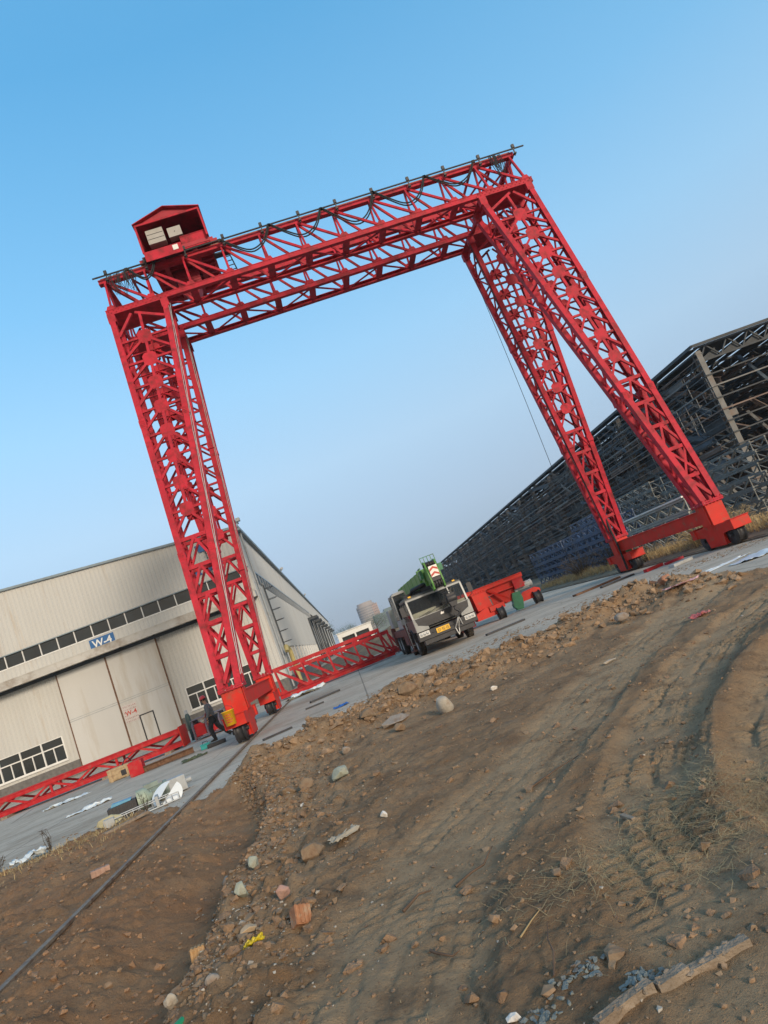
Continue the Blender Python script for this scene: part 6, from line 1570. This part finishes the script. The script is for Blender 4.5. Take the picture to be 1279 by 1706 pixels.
for (hp, dv, sd) in ((V((-.15, -.26, .87)), V((-.03, 0, -1)), -1), (V((-.35, .21, .99)), V((-.9, -.1, -.4)), 1)):
    dv = dv.normalized(); sv = dv.cross(V((0, 1, 0))).normalized() if abs(dv.y) < .9 else V((1, 0, 0)); HV_ = [tuple(hp) + (.03,), tuple(hp + dv * .05) + (.035,)]; HE = [(0, 1)]
    for q in range(4):
        o_ = sv * (-.027 + q * .018); a = hp + dv * .085 + o_; b_ = a + dv * (.035 - .004 * abs(q - 1.5)) + V((0, -.01 * sd, 0)); c_ = b_ + dv * .025 + V((0, -.02 * sd, 0)); n = len(HV_); HV_ += [tuple(a) + (.009,), tuple(b_) + (.0085,), tuple(c_) + (.007,)]; HE += [(1, n), (n, n + 1), (n + 1, n + 2)]
    a = hp + dv * .03 + sv * .04; b_ = a + dv * .03 + sv * .015; n = len(HV_); HV_ += [tuple(a) + (.012,), tuple(b_) + (.009,)]; HE += [(0, n), (n, n + 1)]
    skin_obj('hand', HV_, HE, SKIN, pw_, 1)
def shell(vs, es, mt, name, grow): return skin_obj(name, [(v[0], v[1], v[2], tuple(r + grow for r in v[3]) if isinstance(v[3], tuple) else v[3] + grow) for v in vs], es, mt, pw_)
shell([B[0][:2] + (.8,) + (B[0][3],), B[1], B[2], B[3]], [(0, 1), (1, 2), (2, 3)], JACK, 'jacket', .04)
for idx_ in ((7, 8, 9), (11, 12, 13)):
    vs = [B[2][:1] + (B[idx_[0]][1] * .5, 1.4, .07)] + [B[i] for i in idx_]; shell(vs, [(0, 1), (1, 2), (2, 3)], SLEEVE if idx_[0] == 11 else JACK, 'sleeve', .022)
shell([B[0], B[15], B[16], B[17], B[18], B[19], B[20]], [(0, 1), (1, 2), (2, 3), (0, 4), (4, 5), (5, 6)], TROU, 'trousers', .03)
for (x, y, z, ry) in ((-.13, -.1, .05, 0), (.42, .1, .1, .75)):
    bt = MB(); bt.prism([(-.17, -.05), (.1, -.05), (.1, .09), (.0, .1), (-.06, .03), (-.17, .01)], 'y', -.05, .05); o = bt.build('boot', BOOT, pw_, loc=(x, y, z), bevel=.02); o.rotation_euler = (0, ry, 0)
hm = MB(); hm.lathe((-.125, 0, 1.7), (-.15, 0, 1), [(0, .0), (0, .125), (.03, .122), (.08, .105), (.115, .07), (.13, 0)], 22); hm.lathe((-.13, 0, 1.69), (-.15, 0, 1), [(0, .1), (0, .145), (.012, .145), (.012, .1)], 22); hm.build('helmet', HELM, pw_)
hr = MB(); hr.lathe((-.105, 0, 1.62), (-.1, 0, 1), [(0, .0), (0, .088), (.09, .096), (.09, 0)], 16); hr.build('hair', HAIR, pw_)
fc = MB(); fc.prism([(-.215, 1.66), (-.235, 1.62), (-.205, 1.615)], 'y', -.014, .014); fc.build('nose', SKIN, pw_)
for s in (-1, 1):
    MB().lathe((-.2, s * .035, 1.668), (-1, 0, 0), [(0, .012), (.008, .008), (.01, 0)], 8).build('eye', HAIR, pw_); MB().hull((-.12, s * .092, 1.645), (.02, .01, .03), 2, 12, None, True).build('ear', SKIN, pw_)
MB().bx(-.205, -.198, -.022, .022, 1.582, 1.59).build('mouth', pm('lip', (.28, .1, .09), .6), pw_)
sk = MB(); sk.hull((-.42, .2, .9), (.12, .08, .12), 3, 14, None, True); tag(sk.build('carried_bag', pm('pale_bag', (.45, .43, .38), .8, var=.2), loc=(-6.05, 28.4, 0)), 'pale bag held in the hand of the walking worker', 'bag')
tp = MB(); tp.hull((.36, -.2, 1.15), (.13, .09, .08), 5, 14, None, True); tag(tp.build('teal_cover', TEAL, loc=(-6.2, 27.6, 0)), 'teal plastic bundle beside the worker at the crane base', 'bundle') if False else None
# ------------------------------------------------------------------ camera, sky, sun
cam = bpy.data.cameras.new('camera'); co = bpy.data.objects.new('camera', cam); C.objects.link(co)
r0 = V((0.93188758, -0.05178967, -0.35903114)); r1 = V((-0.34411256, 0.18693757, -0.92013091)); r2 = V((0.11476968, 0.9810057, 0.15638333))
mm = Matrix((r0, -r1, -r2)).transposed()
co.matrix_world = Matrix.Translation((0, 0, 1.7)) @ mm.to_4x4()
cam.sensor_fit = 'VERTICAL'; cam.sensor_height = 24; cam.sensor_width = 18; cam.lens = 24 * 1136.98 / 1706
cam.clip_start = .1; cam.clip_end = 6000
scene.camera = co
w = bpy.data.worlds.new('World'); scene.world = w; w.use_nodes = True
nt = w.node_tree; nd = nt.nodes; ln = nt.links
SUN_EL, SUN_AZ = R(17), R(157)         # azimuth clockwise from +Y
sky = nd.new('ShaderNodeTexSky'); sky.sky_type = 'NISHITA'; sky.sun_disc = False; sky.sun_elevation = SUN_EL; sky.sun_rotation = SUN_AZ
sky.air_density = 1.2; sky.dust_density = 1.0; sky.ozone_density = 3.0
tcw = nd.new('ShaderNodeTexCoord'); sp = nd.new('ShaderNodeSeparateXYZ'); ln.new(tcw.outputs['Generated'], sp.inputs[0])
rpw = nd.new('ShaderNodeValToRGB'); ln.new(sp.outputs['Z'], rpw.inputs['Fac'])
SKY_STOPS = [(0.0, (.29, .36, .46)), (.04, (.32, .40, .51)), (.13, (.39, .51, .66)), (.25, (.42, .61, .80)), (.38, (.33, .60, .86)), (.52, (.21, .51, .82)), (.72, (.11, .38, .69)), (1.0, (.10, .34, .62))]
er = rpw.color_ramp.elements
er[0].position, er[0].color = SKY_STOPS[0][0], SKY_STOPS[0][1] + (1,); er[1].position, er[1].color = 1.0, SKY_STOPS[-1][1] + (1,)
for p_, c_ in SKY_STOPS[1:-1]:
    e_ = er.new(p_); e_.color = c_ + (1,)
# brighter towards the left of the view (-X)
mr = nd.new('ShaderNodeMapRange'); mr.inputs['From Min'].default_value = -.8; mr.inputs['From Max'].default_value = .8; mr.inputs['To Min'].default_value = 1.12; mr.inputs['To Max'].default_value = .88; ln.new(sp.outputs['X'], mr.inputs['Value'])
vm = nd.new('ShaderNodeVectorMath'); vm.operation = 'SCALE'; ln.new(rpw.outputs['Color'], vm.inputs[0]); ln.new(mr.outputs['Result'], vm.inputs['Scale'])
v2 = nd.new('ShaderNodeVectorMath'); v2.operation = 'SCALE'; ln.new(vm.outputs[0], v2.inputs[0]); v2.inputs['Scale'].default_value = 1 / .1
# the western half behind the camera still holds the glow of the low sun
gy_ = nd.new('ShaderNodeMapRange'); gy_.interpolation_type = 'SMOOTHSTEP'; gy_.inputs['From Min'].default_value = -.25; gy_.inputs['From Max'].default_value = -.75; ln.new(sp.outputs['Y'], gy_.inputs['Value'])
glow = nd.new('ShaderNodeMix'); glow.data_type = 'RGBA'; ln.new(gy_.outputs['Result'], glow.inputs['Factor']); ln.new(v2.outputs[0], glow.inputs['A']); glow.inputs['B'].default_value = (7.6, 6.3, 4.8, 1)
mxw = nd.new('ShaderNodeMix'); mxw.data_type = 'RGBA'; mxw.inputs['Factor'].default_value = .9; ln.new(sky.outputs['Color'], mxw.inputs['A']); ln.new(glow.outputs['Result'], mxw.inputs['B'])
bg = nd['Background']; ln.new(mxw.outputs['Result'], bg.inputs['Color']); bg.inputs['Strength'].default_value = .1
sl_ = bpy.data.lights.new('sun', 'SUN'); sl_.energy = 2.6; sl_.angle = R(12); sl_.color = (1, .85, .67)
so = bpy.data.objects.new('sun', sl_); C.objects.link(so)
dirv = V((math.sin(SUN_AZ) * math.cos(SUN_EL), math.cos(SUN_AZ) * math.cos(SUN_EL), math.sin(SUN_EL)))
so.rotation_euler = dirv.to_track_quat('Z', 'Y').to_euler(); so.location = dirv * 50
scene.view_settings.view_transform = 'Standard'; scene.view_settings.look = 'None'; scene.view_settings.exposure = .3; scene.view_settings.gamma = 1

# thin air haze round the whole scene
hz = bpy.data.materials.new('air_haze'); hz.use_nodes = True; hn = hz.node_tree
hn.nodes.remove(hn.nodes['Principled BSDF']); pv = hn.nodes.new('ShaderNodeVolumePrincipled'); pv.inputs['Color'].default_value = (.82, .86, .92, 1); pv.inputs['Density'].default_value = .0003; pv.inputs['Anisotropy'].default_value = .2
hn.links.new(pv.outputs['Volume'], hn.nodes['Material Output'].inputs['Volume'])
m = MB(); m.bx(-260, 300, -40, 1050, -1.3, 60); tag(m.build('haze', hz), 'thin pale haze over the yard', None, None, 'stuff')
